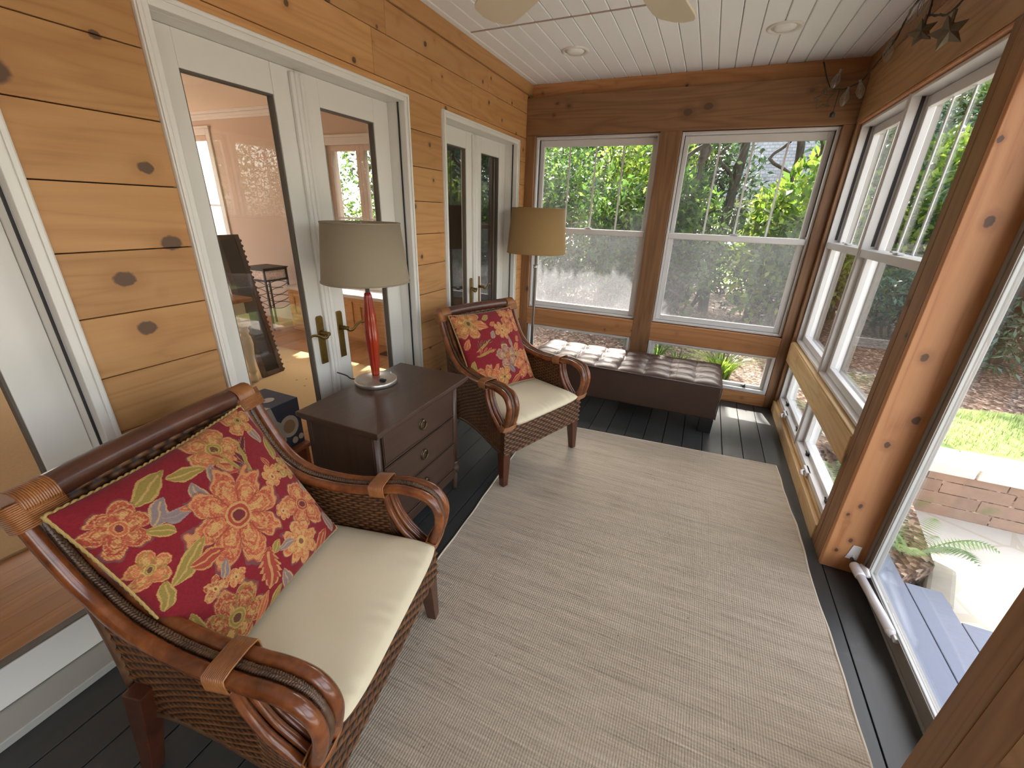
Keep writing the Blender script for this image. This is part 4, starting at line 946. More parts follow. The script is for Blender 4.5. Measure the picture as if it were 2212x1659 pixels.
# far wall pierced by two windows
def wall_with_holes(name, u0, u1, z0, z1, holes, d0, d1, axis, mat):
    m_ = MB(); us = sorted({u0, u1} | {v for h in holes for v in h[:2]}); 
    for a, b in zip(us[:-1], us[1:]):
        zs = [(z0, z1)]
        for (ha, hb, hz0, hz1) in holes:
            if a >= ha - 1e-6 and b <= hb + 1e-6: zs = [(z0, hz0), (hz1, z1)]
        for (p, q) in zs:
            if q - p < 1e-4: continue
            if axis == 'y': m_.box((a, d0, p), (b, d1, q))
            else: m_.box((d0, a, p), (d1, b, q))
    return struct(m_.build(name, mat))
wall_with_holes('wall_inner_far', X0, -.16, 0, 2.46, [(-2.42, -1.05, .60, 2.06), (-5.35, -4.36, .6, 2.22)], YI, YI + .16, 'y', PINK)
wall_with_holes('wall_inner_side', -2.6, YI, 0, 2.46, [(1.0, 3.2, .4, 2.2)], X0 - .15, X0, 'x', PINK)
wall_with_holes('wall_inner_rear', X0, -.16, 0, 2.46, [(-5.4, -4.2, .6, 2.1)], -2.76, -2.6, 'y', PINK)
m_ = MB(); 
for dz_, dy in ((0, .07), (.03, .045), (.055, .02)): m_.box((X0, YI - dy, 2.46 - .03 - dz_), (-.16, YI, 2.46 - dz_))
struct(m_.build('trim_31', WHITE, bevel=.004))
def casement(name, x0, x1, z0, z1, n):
    root = sthing(name, (0, YI, 0)); m_ = MB(); m_.ring((x0 - .07, z0 - .07), (x1 + .07, z1 + .07), .07, -.02, .0, 'y'); m_.box((x0 - .085, -.03, z1 + .07), (x1 + .085, 0, z1 + .095)); m_.build('casing', WHITE, root, bevel=.004)
    w = (x1 - x0) / n
    for k in range(n):
        m_ = MB(); m_.ring((x0 + k * w, z0), (x0 + (k + 1) * w, z1), .055, .01, .07, 'y'); s_ = m_.build('sash', simple('tan_sash' + name + str(k), srgb(214, 190, 170), .5), root, bevel=.004)
        m_ = MB(); m_.box((x0 + k * w + .055, .04, z0 + .055), (x0 + (k + 1) * w - .055, .043, z1 - .055)); m_.build('glass', GLASS, s_)
        m_ = MB(); m_.box((x0 + k * w + .055, .02, (z0 + z1) / 2 - .012), (x0 + (k + 1) * w - .055, .039, (z0 + z1) / 2 + .012)); m_.build('muntin', WHITE, s_)
casement('window_11', -2.42, -1.05, .60, 2.06, 3); casement('window_12', -5.35, -4.36, .6, 2.22, 2)
SEATW = wood('honey_panelling', 0, srgb(226, 176, 116), srgb(212, 158, 98), srgb(180, 126, 72), knots=False, rough=.4, grain=.6)
root = thing('window_seat', 'honey-coloured wooden window seat under the far room window', 'window seat', (0, 0, 0))
m_ = MB(); m_.box((-3.0, 3.40, 0), (-.9, YI, .50)); m_.box((-3.0, 3.392, .03), (-.9, 3.40, .10)); 
for k in range(4): m_.ring((-2.95 + k * .52, .16), (-2.50 + k * .52, .46), .05, 3.388, 3.3999, 'y')
m_.build('panel', SEATW, root, bevel=.004)
m_ = MB(); m_.box((-3.03, 3.37, .501), (-.87, YI, .54)); m_.build('seat_top', WHITE, root, bevel=.006)
m_ = MB(); m_.box((-4.2, -2.3, .001), (-.95, 2.78, .012)); tag(m_.build('carpet', CARPET), 'beige speckled carpet on the wooden floor of the room behind the glass doors', 'carpet')
m_ = MB(); m_.box((-1.42, 3.12, .001), (-1.12, 3.24, .006)); 
for k in range(9): m_.box((-1.40 + k * .031, 3.13, .006), (-1.385 + k * .031, 3.23, .009))
tag(m_.build('floor_vent', simple('brown_vent', srgb(96, 64, 44), .5)), 'brown slotted floor vent in front of the window seat', 'vent')

bx('added_dark_block', (-.80, 2.70, 0), (-.40, YI - .01, 2.45), simple('dark_block_paint', srgb(58, 50, 42), .8))  # solid block added so the farthest door's glass reads dark
# leaning mirror with notched frame
root = thing('leaning_mirror', 'tall dark-framed mirror leaning in the room behind the glass door', 'mirror', (-1.84, 2.30, .012), math.radians(90))
MIR = NT('mirror_glass'); MIR.bsdf(Base_Color=(.62, .60, .55, 1), Metallic=1.0, Roughness=.04); MIR = MIR.m
FRM = simple('carved_dark_frame', srgb(98, 78, 58), .5, var=.3)
m_ = MB(); m_.ring((-.21, .0), (.0, 1.22), .04, -.012, .018, 'y')
for k in range(27): m_.lathe([(0, -.014), (.011, -.012), (.014, 0), (.011, .014), (0, .016)], 8, (.004, .0, .02 + k * .0442), axis='y')
fr_ = m_.build('frame', FRM, root, bevel=.003); fr_.rotation_euler = (math.radians(-12), 0, 0)
m_ = MB(); m_.box((-.171, -.006, .039), (-.039, -.001, 1.181)); m_.build('mirror_glass', MIR, fr_)
# table with turned leg
root = thing('side_table', 'cream table on turned legs with a brown top, behind the glass door', 'table', (-2.07, 1.71, .012))
TCR = simple('cream_leg_paint', srgb(214, 196, 158), .45)
m_ = MB(); m_.box((-.5, -.42, .70), (.33, .37, .735)); m_.build('table_top', wood('brown_table_top', 0, srgb(168, 116, 76), srgb(148, 96, 60), srgb(116, 72, 44), knots=False), root, bevel=.014, seg=3)
m_ = MB(); m_.box((-.45, -.37, .60), (.28, .32, .699)); m_.build('apron', TCR, root, bevel=.004)
for lx in (-.42, .25):
    for ly in (-.34, .29):
        m_ = MB(); m_.box((lx - .042, ly - .042, .50), (lx + .042, ly + .042, .60)); m_.lathe([(.0, 0), (.028, 0), (.033, .03), (.024, .06), (.02, .075), (.036, .1), (.03, .12), (.026, .16), (.040, .27), (.047, .34), (.040, .40), (.026, .43), (.038, .455), (.03, .475), (.04, .50)], 28, (lx, ly, 0)); m_.build('leg', TCR, root)
# iron lantern stand with stained glass
root = thing('plant_stand', 'black iron stand with a pink mosaic glass box on top', 'stand', (-3.30, 3.38, 0))
m_ = MB()
for lx in (-.17, .17):
    for ly in (-.15, .15): m_.box((lx - .009, ly - .009, 0), (lx + .009, ly + .009, .73))
for z in (.725, .60): m_.ring((-.18, -.16), (.18, .16), .016, 0, .0, 'y') if False else [m_.box((-.18, s * .15 - .01, z - .01), (.18, s * .15 + .01, z + .01)) for s in (-1, 1)] + [m_.box((s * .17 - .01, -.15, z - .01), (s * .17 + .01, .15, z + .01)) for s in (-1, 1)]
m_.build('frame', IRON, root)
m_ = MB()
for k in range(4):
    for s in (-1, 1):
        m_.tube([(-.17 + .34 * q / 10, -.15, .55 - k * .085 - .04 * math.sin(PI * q / 10) * s) for q in range(11)], .004, 6)
        m_.tube([(.17, -.15 + .30 * q / 10, .55 - k * .085 - .04 * math.sin(PI * q / 10) * s) for q in range(11)], .004, 6)
m_.build('scrollwork', IRON, root)
t = NT('mosaic_glass'); co = t.obj(); v_ = t.n('ShaderNodeTexVoronoi', {'Vector': co, 'Scale': 60.0}); hs = t.mix(t.n('ShaderNodeSeparateColor', {0: v_.outputs['Color']}).outputs[0], srgb(226, 190, 176), srgb(250, 244, 240))
t.bsdf(Base_Color=hs, Roughness=.2); MOS = t.m
m_ = MB(); m_.box((-.16, -.146, .612), (.16, .146, .713)); m_.build('glass_box', MOS, root)
m_ = MB(); m_.box((-.19, -.17, .7355), (.19, .17, .7475)); m_.build('top_plate', IRON, root)
# low wooden stool and the carton on it
root = thing('low_stool', 'small reddish wooden stool under the blue and grey carton', 'stool', (-.46, 1.095, 0))
RW = wood('red_wood', 0, srgb(160, 90, 50), srgb(138, 74, 40), srgb(106, 54, 30), knots=False)
m_ = MB(); m_.box((-.20, -.17, .175), (.16, .17, .20)); m_.build('stool_top', RW, root, bevel=.004)
for s in (-1, 1): m_ = MB(); m_.box((-.18, s * .15 - .012, 0), (.14, s * .15 + .012, .1745)); m_.build('stool_side', RW, root, bevel=.002)
root = thing('carton', 'blue and grey cardboard carton printed with plates, standing on the low stool', 'box', (-.47, 1.09, .2005), math.radians(0))
BLUE = simple('carton_blue', srgb(52, 66, 92), .55); GREY = simple('carton_grey', srgb(196, 192, 186), .55); INK = simple('carton_ink', srgb(70, 66, 84), .6); PLATE = simple('printed_plate', srgb(168, 140, 110), .6); PALE = simple('printed_pale', srgb(206, 200, 196), .6)
cw, cd, ch = .165, .13, .275
m_ = MB(); m_.box((-cd, -cw, 0), (cd, cw, ch)); bd = m_.build('box_body', BLUE, root, bevel=.003)
m_ = MB()
m_.prism([(-cw + .001, .02), (.03, .02), (.055, .06), (.05, .16), (.02, .19), (.01, .23), (.0, ch - .002), (-cw + .001, ch - .002)], cd + .0004, cd + .0009, 'x')
m_.prism([(-cd + .001, -cw + .001), (cd - .001, -cw + .001), (cd - .001, .0), (.04, -.02), (-cd + .001, .03)], ch + .0004, ch + .0009, 'z'); m_.build('printed_panel', GREY, bd)
m_ = MB()
disc = lambda cy, cz, r_, x: m_.prism([(cy + r_ * math.cos(a), cz + r_ * math.sin(a) * 1.1) for a in np.linspace(0, 2 * PI, 33)[:-1]], x, x + .0004, 'x')
disc(.085, .13, .058, cd + .0004); m_.build('printed_bowl', PALE, bd)
for q in ((.105, .035, .018), (.145, .042, .016)): m_ = MB(); disc(*q, cd + .0004); m_.build('printed_dot', PALE, bd)
m_ = MB(); m_.prism([(.03 + .03 * math.cos(a), .06 + .035 * math.sin(a)) for a in np.linspace(0, 2 * PI, 25)[:-1]], ch + .001, ch + .0014); m_.build('printed_bowl', PALE, bd)
m_ = MB(); disc(.085, .13, .036, cd + .0009); m_.build('printed_plate', PLATE, bd)
m_ = MB(); m_.box((cd + .001, -.15, .212), (cd + .0014, -.122, .242))
m_.build('logo', INK, bd)
for k in range(6): m_ = MB(); m_.box((cd + .001, -.148, .125 - k * .013), (cd + .0014, -.06 - .015 * rr(), .128 - k * .013)); m_.build('fine_print', INK, bd)
for k in range(3): m_ = MB(); m_.box((-.02 + k * .03, -.14, ch + .001), (-.012 + k * .03, -.03 - .02 * rr(), ch + .0014)); m_.build('fine_print', INK, bd)
m_ = MB(); m_.box((cd + .0009, .06, .236), (cd + .0013, .135, .247)); m_.build('fine_print', INK, bd)
def text(body, size, parent, mat, M4, name='lettering'):
    cu = bpy.data.curves.new(name, 'FONT'); cu.body = body; cu.size = size; cu.extrude = .0002
    tmp = bpy.data.objects.new(name, cu); COL.objects.link(tmp); bpy.context.view_layer.update()
    me = bpy.data.meshes.new_from_object(tmp.evaluated_get(bpy.context.evaluated_depsgraph_get())); bpy.data.objects.remove(tmp)
    o = bpy.data.objects.new(name, me); me.materials.clear(); me.materials.append(mat); COL.objects.link(o); o.parent = parent; o.matrix_local = M4; return o
FX = Matrix(((0, 0, 1, 0), (1, 0, 0, 0), (0, 1, 0, 0), (0, 0, 0, 1)))           # text facing +x, reading along +y
text('Pre-Formed\nPlates', .024, bd, INK, Matrix.Translation((cd + .0012, -.15, .185)) @ FX)
text('100', .032, bd, INK, Matrix.Translation((cd - .012, -.14, ch + .0012)) @ Matrix.Rotation(PI / 2, 4, 'Z'))

# ================================================================== GARDEN
t = NT('bark_mulch'); co = t.obj(); v_ = t.n('ShaderNodeTexVoronoi', {'Vector': t.scale(co, (42, 42, 42)), 'Scale': 1.0}); hh = t.n('ShaderNodeSeparateColor', {0: v_.outputs['Color']}).outputs[0]
_c = t.ramp(hh, [(0, srgb(54, 40, 32)), (.5, srgb(96, 74, 60)), (.85, srgb(140, 114, 96)), (1, srgb(186, 164, 144))])
t.bsdf(Base_Color=_c, Roughness=.9, Normal=t.bump(v_.outputs['Distance'], .6, .02)); MULCH = t.m
t = NT('lawn_soil'); co = t.obj(); t.bsdf(Base_Color=t.ramp(t.noise(co, 3, 5), [(.3, srgb(104, 128, 62)), (.7, srgb(150, 168, 96))]), Roughness=.95); SOIL = t.m
t = NT('patio_stone'); co = t.obj(); v_ = t.n('ShaderNodeTexVoronoi', {'Vector': t.scale(co, (2.2, 2.2, 2.2)), 'Scale': 1.0}, feature='DISTANCE_TO_EDGE').outputs['Distance']
_c = t.mix(t.noise(co, 4, 4), srgb(186, 179, 168), srgb(208, 202, 192)); _c = t.mix(t.math('LESS_THAN', v_, .02), _c, srgb(186, 176, 160))
t.bsdf(Base_Color=_c, Roughness=.85); STONE = t.m
def ground(name, poly, z0, z1, mat): m_ = MB(); m_.prism(poly, z0, z1); return struct(m_.build(name, mat))
ground('ground', [(-14, 3.75), (2.5, 3.75), (2.5, 3.06), (2.9, 3.06), (9, 3.06), (22, 3.06), (22, 30), (-14, 30)], -.5, -.02, MULCH)
ground('patio', [(2.5, -6), (14, -6), (14, 3.06), (2.5, 3.06)], -.6, -.34, STONE)
ground('planting_bed', [(2.44, 1.75), (2.95, 2.2), (3.1, 3.06), (2.44, 3.06)], -.45, -.16, MULCH)
ground('lawn_base', [(2.9, 3.28), (13, 3.5), (13, 5.3), (9, 5.0), (5.3, 4.75), (4.3, 4.35), (3.6, 4.2), (3.0, 4.0)], -.03, .05, SOIL)
BOUNCE = simple('bounce_ground', srgb(188, 172, 160), .9)  # unseen sunlit ground, added to bounce neutral light into the inner room
ground('side_bounce_ground', [(-24, -14), (-6.0, -14), (-6.0, 3.75), (-24, 3.75)], -.3, -.08, BOUNCE); ground('rear_bounce_ground', [(-6.0, -14), (2.5, -14), (2.5, -2.9), (-6.0, -2.9)], -.3, -.08, BOUNCE)
ground('far_lawn', [(2.2, 11), (14, 8.5), (22, 14), (22, 22), (-6, 22), (-2, 13)], -.03, .02, SOIL)
GRASSM = NT('grass_blade'); r = GRASSM.attr(); _c = GRASSM.ramp(r, [(0, srgb(124, 142, 92)), (.5, srgb(158, 172, 118)), (1, srgb(200, 208, 160))])
_d = GRASSM.n('ShaderNodeBsdfDiffuse', {'Color': _c}).outputs[0]; _t = GRASSM.n('ShaderNodeBsdfTranslucent', {'Color': _c}).outputs[0]
GRASSM = GRASSM.final(GRASSM.n('ShaderNodeMixShader', {0: .5, 1: _d, 2: _t}).outputs[0])
def np_mesh(name, V, F, rnd, mat, parent=None):
    me = bpy.data.meshes.new(name); me.vertices.add(len(V)); me.vertices.foreach_set('co', np.asarray(V, np.float32).ravel())
    F = np.asarray(F); k = F.shape[1]; me.loops.add(F.size); me.loops.foreach_set('vertex_index', F.ravel().astype(np.int32)); me.polygons.add(len(F)); me.polygons.foreach_set('loop_start', np.arange(0, F.size, k, dtype=np.int32))
    me.update(calc_edges=True); at = me.attributes.new('rnd', 'FLOAT', 'FACE'); at.data.foreach_set('value', np.asarray(rnd, np.float32)); me.materials.append(mat)
    o = bpy.data.objects.new(name, me); COL.objects.link(o)
    if parent: o.parent = parent
    return o
def blades(name, P, h, w, mat, parent=None, lean=.35):
    n = len(P); a = RNG.uniform(0, 2*PI, n); hh = h * RNG.uniform(.5, 1.2, n); dx, dy = np.cos(a), np.sin(a); le = RNG.uniform(0, lean, n) * hh; b = RNG.uniform(0, 2*PI, n)
    V = np.stack([P + np.stack([dx*w, dy*w, 0*a], 1), P - np.stack([dx*w, dy*w, 0*a], 1), P + np.stack([le*np.cos(b), le*np.sin(b), hh], 1)], 1).reshape(-1, 3)
    return np_mesh(name, V, np.arange(3*n).reshape(-1, 3), RNG.uniform(0, 1, n), mat, parent)
n = 26000; P = np.stack([RNG.uniform(3.0, 9, n), RNG.uniform(3.35, 5.2, n), np.full(n, .05)], 1)
P = P[(P[:, 1] < 3.9 + .22 * (P[:, 0] - 2.6)) & (P[:, 1] > 3.33 + .02 * (P[:, 0] - 3))]
o = blades('lawn_grass', P, .05, .004, GRASSM); tag(o, 'short sunlit green lawn behind the brick garden wall', 'grass', kind='stuff')

# brick retaining wall with pale cap
t = NT('sandstone_brick'); co = t.obj(); r = t.attr(); nz = t.noise(co, 16, 5, .6)
_c = t.mix(nz, srgb(128, 104, 90), srgb(164, 134, 114)); _c = t.mix(t.smooth(t.noise(co, 5, 4), .58, .75), _c, srgb(120, 116, 82)); _k = t.math('ADD', .85, t.math('MULTIPLY', r, .3)); _c = t.vmath('MULTIPLY', _c, t.n('ShaderNodeCombineXYZ', {0: _k, 1: _k, 2: _k}).outputs[0])
t.bsdf(Base_Color=_c, Roughness=.85, Normal=t.bump(nz, .5, .01)); SBRICK = t.m
root = thing('garden_wall', 'low reddish sandstone brick garden wall with a pale cap, seen through the glass door', 'wall', (2.9, 3.06, -.34), math.radians(0))
m_ = MB()
for rw, (z0, z1) in enumerate(((0, .078), (.08, .168), (.17, .258), (.26, .318))):
    x = -.1 - .12 * (rw % 2)
    while x < 7: ln = .30 + .22 * rr(); m_.box((x + .002, -.004 * rr(), z0), (x + ln - .002, .22, z1 - .001), rr()); x += ln
m_.build('brickwork', SBRICK, root, bevel=.003)
m_ = MB(); m_.box((-.1, .012, 0), (7, .215, .33)); m_.build('mortar', simple('dark_mortar', srgb(74, 60, 54), .9), root)
m_ = MB(); x = -.1
while x < 7: m_.box((x + .003, -.03, .318), (x + .597, .25, .395), rr()); x += .6
m_.build('cap', simple('pale_stone_cap', srgb(226, 216, 202), .8, var=.06, vscale=12), root, bevel=.01)

# grey painted step outside the glass door, made of staggered boards
STEP = simple('grey_deck_paint', srgb(112, 120, 140), .5, var=.08, vscale=40)
m_ = MB()
for a, b, y0, y1 in ((2.505, 2.623, .2, 2.21), (2.627, 2.752, .2, 2.20), (2.756, 2.898, .2, 1.985), (2.902, 3.02, .2, 1.815), (3.024, 3.15, .2, 1.6)): m_.box((a, y0, -.19), (b, y1, -.15), rr())
m_.box((2.52, .2, -.34), (2.72, 2.15, -.191)); m_.box((2.72, .2, -.34), (2.87, 1.93, -.191)); m_.box((2.87, .2, -.34), (3.12, 1.56, -.191))
struct(m_.build('porch_step', STEP, bevel=.003))

# ---------------------------------------------------------------- foliage
def leaf_mat(name, stops, trans=.55):
    t = NT(name); r = t.attr(); c = t.ramp(r, stops)
    d = t.n('ShaderNodeBsdfPrincipled', {'Base Color': c, 'Roughness': .3, 'Specular IOR Level': .6}).outputs[0]
    hs = t.n('ShaderNodeHueSaturation', {'Hue': .497, 'Saturation': 1.05, 'Value': 1.25, 'Color': c}).outputs[0]
    tl = t.n('ShaderNodeBsdfTranslucent', {'Color': hs}).outputs[0]
    return t.final(t.n('ShaderNodeMixShader', {0: trans, 1: d, 2: tl}).outputs[0])
LEAF_Y = leaf_mat('yellow_green_leaf', [(0, srgb(48, 80, 30)), (.5, srgb(106, 136, 54)), (1, srgb(168, 184, 84))])
LEAF_G = leaf_mat('mid_green_leaf', [(0, srgb(30, 56, 26)), (.5, srgb(74, 108, 48)), (1, srgb(132, 158, 80))])
LEAF_D = leaf_mat('dark_evergreen_leaf', [(0, srgb(22, 42, 22)), (.6, srgb(44, 70, 36)), (1, srgb(86, 108, 62))], .35)
LEAF_C = leaf_mat('conifer_needle', [(0, srgb(34, 62, 48)), (.6, srgb(62, 96, 76)), (1, srgb(110, 142, 116))], .3)
FERN = leaf_mat('fern_leaf', [(0, srgb(80, 120, 60)), (.5, srgb(116, 154, 84)), (1, srgb(156, 186, 110))], .5)
BARK = wood('bark', 2, srgb(92, 82, 70), srgb(66, 57, 48), srgb(40, 34, 29), knots=False, rough=.9)
def leaf_cloud(name, blobs, n, L, Wd, mat, parent=None, up=.25, droop=0.0, out=.75):
    tot = sum(b[2] for b in blobs); Vs = []; rn = []
    for (c, rad, wt) in blobs:
        k = max(1, int(n * wt / tot)); d = RNG.normal(size=(k, 3)); d /= np.linalg.norm(d, axis=1)[:, None]; q = RNG.uniform(0, 1, k) ** (1 / 3 * (1 - out) + .12)
        p = np.array(c) + d * q[:, None] * np.array(rad)
        dr = d * .5 + RNG.normal(size=(k, 3)) * .7 + np.array([0, 0, up - droop]); dr /= np.linalg.norm(dr, axis=1)[:, None]
        nn = RNG.normal(size=(k, 3)) + np.array([0, 0, 1.0]); s = np.cross(dr, nn); s /= (np.linalg.norm(s, axis=1)[:, None] + 1e-9); up_ = np.cross(s, dr)
        l = L * RNG.uniform(.6, 1.3, k)[:, None]; w = Wd * RNG.uniform(.7, 1.2, k)[:, None]
        v = np.stack([p, p + dr*l*.45 + s*w*.5 + up_*w*.12, p + dr*l - up_*l*.15, p + dr*l*.45 - s*w*.5 + up_*w*.12], 1); Vs.append(v.reshape(-1, 3)); rn.append(np.clip(RNG.normal(.5, .25, k), 0, 1))
    V = np.concatenate(Vs); r = np.concatenate(rn); F = np.arange(len(V)).reshape(-1, 4)
    return np_mesh(name, V, F, r, mat, parent)
def blobcloud(c, R, n, s=.45):
    out = []
    for _ in range(n):
        d = RNG.normal(size=3); d /= np.linalg.norm(d); q = RNG.uniform(.3, 1) ** .5
        out.append((tuple(np.array(c) + d * np.array(R) * q * (1 - s * .5)), tuple(np.array(R) * s * RNG.uniform(.7, 1.2)), 1.0))
    return out
def limb(m_, p0, p1, r0, r1, wob=.12, seg=8):
    pts = []
    for i in range(9):
        f = i / 8; p = Vector(p0).lerp(Vector(p1), f); w = wob * math.sin(PI * f)
        pts.append((p.x + w * (rr() - .5) * 2, p.y + w * (rr() - .5) * 2, p.z))
    pts = catmull(pts, 3); n = len(pts); m_.tube(pts, [r0 + (r1 - r0) * i / (n - 1) for i in range(n)], seg)
def shrub(name, label, cat, x, y, z, R, n, mat, L, W, stems=6, group=None, nb=14, s=.45, trunk=None, zc=None):
    root = thing(name, label, cat, (x, y, z), 0, group)
    c = (0, 0, zc if zc is not None else R[2] * .95)
    leaf_cloud('foliage', blobcloud(c, R, nb, s), n, L, W, mat, root)
    m_ = MB()
    for k in range(stems):
        a = 2 * PI * rr(); q = .75 * rr() + .1; limb(m_, (.18 * R[0] * math.cos(a), .18 * R[1] * math.sin(a), -.05), (R[0] * q * math.cos(a), R[1] * q * math.sin(a), c[2] + R[2] * .55 * rr()), .022, .006, .22, 6)
    if trunk: limb(m_, (0, 0, -.05), (trunk[1], 0, trunk[2]), trunk[0], trunk[0] * .6, .12, 10)
    m_.build('stems', BARK, root); return root
GR = 'shrubs in the hedge outside the back windows'
HS = [ # x, y, radii, leaves, mat, L, W, label
 (-.75, 6.7, (1.05, .8, 1.35), 5200, LEAF_G, .10, .050, 'mid-green leafy shrub at the left edge of the left back window'),
 (.15, 6.2, (.75, .6, 1.05), 3600, LEAF_G, .10, .045, 'round mid-green shrub low behind the left back window, above the leather bench'),
 (.55, 7.4, (1.1, .8, 1.55), 4600, LEAF_Y, .115, .055, 'yellow-green leafy shrub high in the left back window'),
 (1.35, 7.9, (.95, .8, 1.5), 3800, LEAF_D, .10, .045, 'dark evergreen shrub behind the post between the back windows'),
 (2.7, 6.9, (.72, .6, 1.35), 4200, LEAF_Y, .13, .065, 'bright yellow-green shrub at the right edge of the right back window'),
 (1.25, 6.5, (.55, .5, 1.1), 2600, LEAF_G, .11, .05, 'mid-green shrub just right of the post between the back windows'),
 (3.35, 8.3, (.8, .6, 1.2), 3000, LEAF_D, .09, .04, 'low dark shrub at the foot of the trees, by the right back corner post'),
 (2.15, 9.7, (.85, .5, .65), 2600, LEAF_Y, .10, .05, 'sunlit yellow-green low shrub seen through the gap in the right back window')]
for (x, y, R, nn, mt, L, W, lb) in HS: shrub('leafy_shrub', lb, 'shrub', x, y, -.02, R, nn, mt, L, W, group=None)
for (x, y, h, dx, lb) in ((1.72, 7.7, 5.2, .1, 'dark upright tree trunk left of the neighbouring roof in the right back window'), (1.28, 6.9, 4.6, -.1, 'slim bent tree trunk just right of the middle post in the back windows'), (2.35, 7.3, 4.6, .3, 'slim tree trunk toward the right of the right back window'), (.95, 6.6, 4.4, .15, 'grey slanting tree trunk at the right side of the left back window')):
    root = thing('garden_tree', lb, 'tree', (x, y, -.02)); m_ = MB(); limb(m_, (0, 0, -.1), (dx, 0, h), .085 if h > 5 else .06, .04, .12, 12)
    limb(m_, (dx * .4, 0, h * .42), (dx + .5, .3, h * .8), .035, .012, .2, 8); limb(m_, (dx * .4, 0, h * .36), (dx - .55, -.2, h * .72), .03, .01, .2, 8); m_.build('trunk', BARK, root)
    leaf_cloud('crown', blobcloud((dx, -.5, h + .1), (1.3, .8, .75), 12, .5), 3600, .13, .07, LEAF_G, root)
# added tree; its unseen boughs cut the sun through the back windows
root = thing('garden_tree', 'added tree with unseen sun-cutting boughs, its trunk at the far left of the left back window', 'tree', (-1.35, 6.0, -.02))
m_ = MB(); limb(m_, (0, 0, -.1), (.3, -.2, 4.2), .13, .07, .1, 12)
for bx_ in (.6, 1.2, 1.9, -1.2, -2.4, -3.6): limb(m_, (.2, -.1, 2.9), (bx_, -.5, 3.5 + .2 * rr()), .05, .015, .1, 8)
m_.build('trunk', BARK, root)
bl = []
for x in np.arange(-4.6, 3.5, .30):
    z_ = 2.84 if (x - 1.35) < .45 else (2.72 if (x - 1.35) < .95 else 2.40)  # bough undersides stepped to shape the sun patches indoors
    bl.append(((x + .2 * rr(), -.35 + .1 * (rr() - .5), z_ + .46), (.42, .26, .42), 1.0))
    bl.append(((x + .2 * rr(), .32 + .1 * (rr() - .5), z_ + .60 + .52), (.42, .28, .46), .8))
leaf_cloud('crown', bl, 52000, .12, .085, LEAF_G, root, out=.2)
for i, (x, y, R, nn, mt, lb) in enumerate(((-5.8, 7.5, (1.5, 1, 1.5), 3000, LEAF_G, 'green shrub outside the farthest left room window'), (-3.6, 7.8, (1.4, 1, 1.6), 3000, LEAF_G, 'green shrub seen through the middle room window above the window seat'), (-2.3, 7.2, (.9, .9, 1.5), 2600, LEAF_D, 'dark shrub seen through the room window right of the middle mullion'))):
    shrub('leafy_shrub', lb, 'shrub', x, y, -.02, R, nn, mt, .11, .055)
for (x, y, R, nn, lb) in ((-2.3, 7.3, (.9, .5, .8), 2400, 'low dark brushwood outside the left room wall, left of the back windows'), (-1.0, 7.6, (.9, .5, .85), 2600, 'low dark brushwood at the left foot of the hedge in the left back window'), (.25, 7.5, (.9, .5, .8), 2800, 'low dark brushwood at the middle foot of the hedge in the left back window'),
        (1.15, 7.3, (.55, .45, .8), 2200, 'low dark brushwood left of the sunlit gap in the right back window'), (2.75, 7.6, (.75, .5, .8), 2200, 'low dark brushwood right of the sunlit gap in the right back window')):
    shrub('brushwood', lb, 'shrub', x, y, -.02, R, nn, LEAF_D, .085, .04, stems=14, zc=R[2] * .72)
for (x, y, R, nn, mt, lb) in ((-.3, 8.6, (1.5, .7, 1.6), 4200, LEAF_D, 'tall dark evergreen deep in the hedge of the left back window'), (1.0, 9.2, (1.3, .7, 1.7), 3600, LEAF_D, 'tall dark evergreen deep in the hedge left of the big trunk'), (-3.0, 9.0, (1.5, .7, 1.6), 3000, LEAF_D, 'tall dark evergreen deep in the hedge beyond the room windows'), (4.1, 9.2, (.9, .6, 2.0), 6000, LEAF_D, 'tall dark evergreen seen through the right side windows, behind the conifers'), (5.5, 10.6, (1.2, .7, 2.2), 5000, LEAF_D, 'tall dark evergreen farther right behind the conifers beyond the lawn'), (4.9, 11.4, (1.3, .7, 2.2), 4200, LEAF_D, 'tall dark evergreen deep in the hedge right of the neighbouring house')):
    shrub('leafy_shrub', lb, 'shrub', x, y, -.02, R, nn, mt, .13, .06, zc=1.75)
# evergreens beyond the lawn, through the right windows and the glass door
def conifer(x, y, h, r, n, label):
    root = thing('conifer', label, 'tree', (x, y, -.02)); bl = []
    m_ = MB(); limb(m_, (0, 0, -.1), (0, 0, h * .97), .12, .02, .04, 10)
    for k in range(26):
        f = .08 + .9 * (k / 26); z = h * f; rad = r * (1 - f) ** .8 + .12; a = k * 2.4
        for q in range(3):
            aa = a + q * 2.1; tip = (rad * math.cos(aa), rad * math.sin(aa), z - .18 * rad)
            limb(m_, (0, 0, z), tip, .02, .005, .03, 5)
            for s in (.45, .8): bl.append(((tip[0] * s, tip[1] * s, z - .15 * rad * s), (rad * .32 + .05, rad * .32 + .05, .10), rad))
    m_.build('trunk', BARK, root); leaf_cloud('needles', bl, int(n * 1.3), .105, .03, LEAF_C, root, up=0, droop=.35, out=.3); return root
conifer(4.9, 6.5, 4.6, 1.25, 11000, 'dark blue-green conifer nearest behind the lawn, right of the glass door frame')
conifer(6.4, 7.2, 5.4, 1.5, 8000, 'tall conifer farther right beyond the lawn')
conifer(3.6, 8.2, 5.2, 1.4, 7000, 'conifer behind the right side windows')
conifer(8.6, 6.6, 5.4, 1.6, 6000, 'conifer farthest right at the end of the lawn')
shrub('leafy_shrub', 'yellow-green shrub between the conifers, seen through the right side window', 'shrub', 4.15, 7.3, -.02, (.6, .6, 1.35), 2400, LEAF_Y, .12, .06)
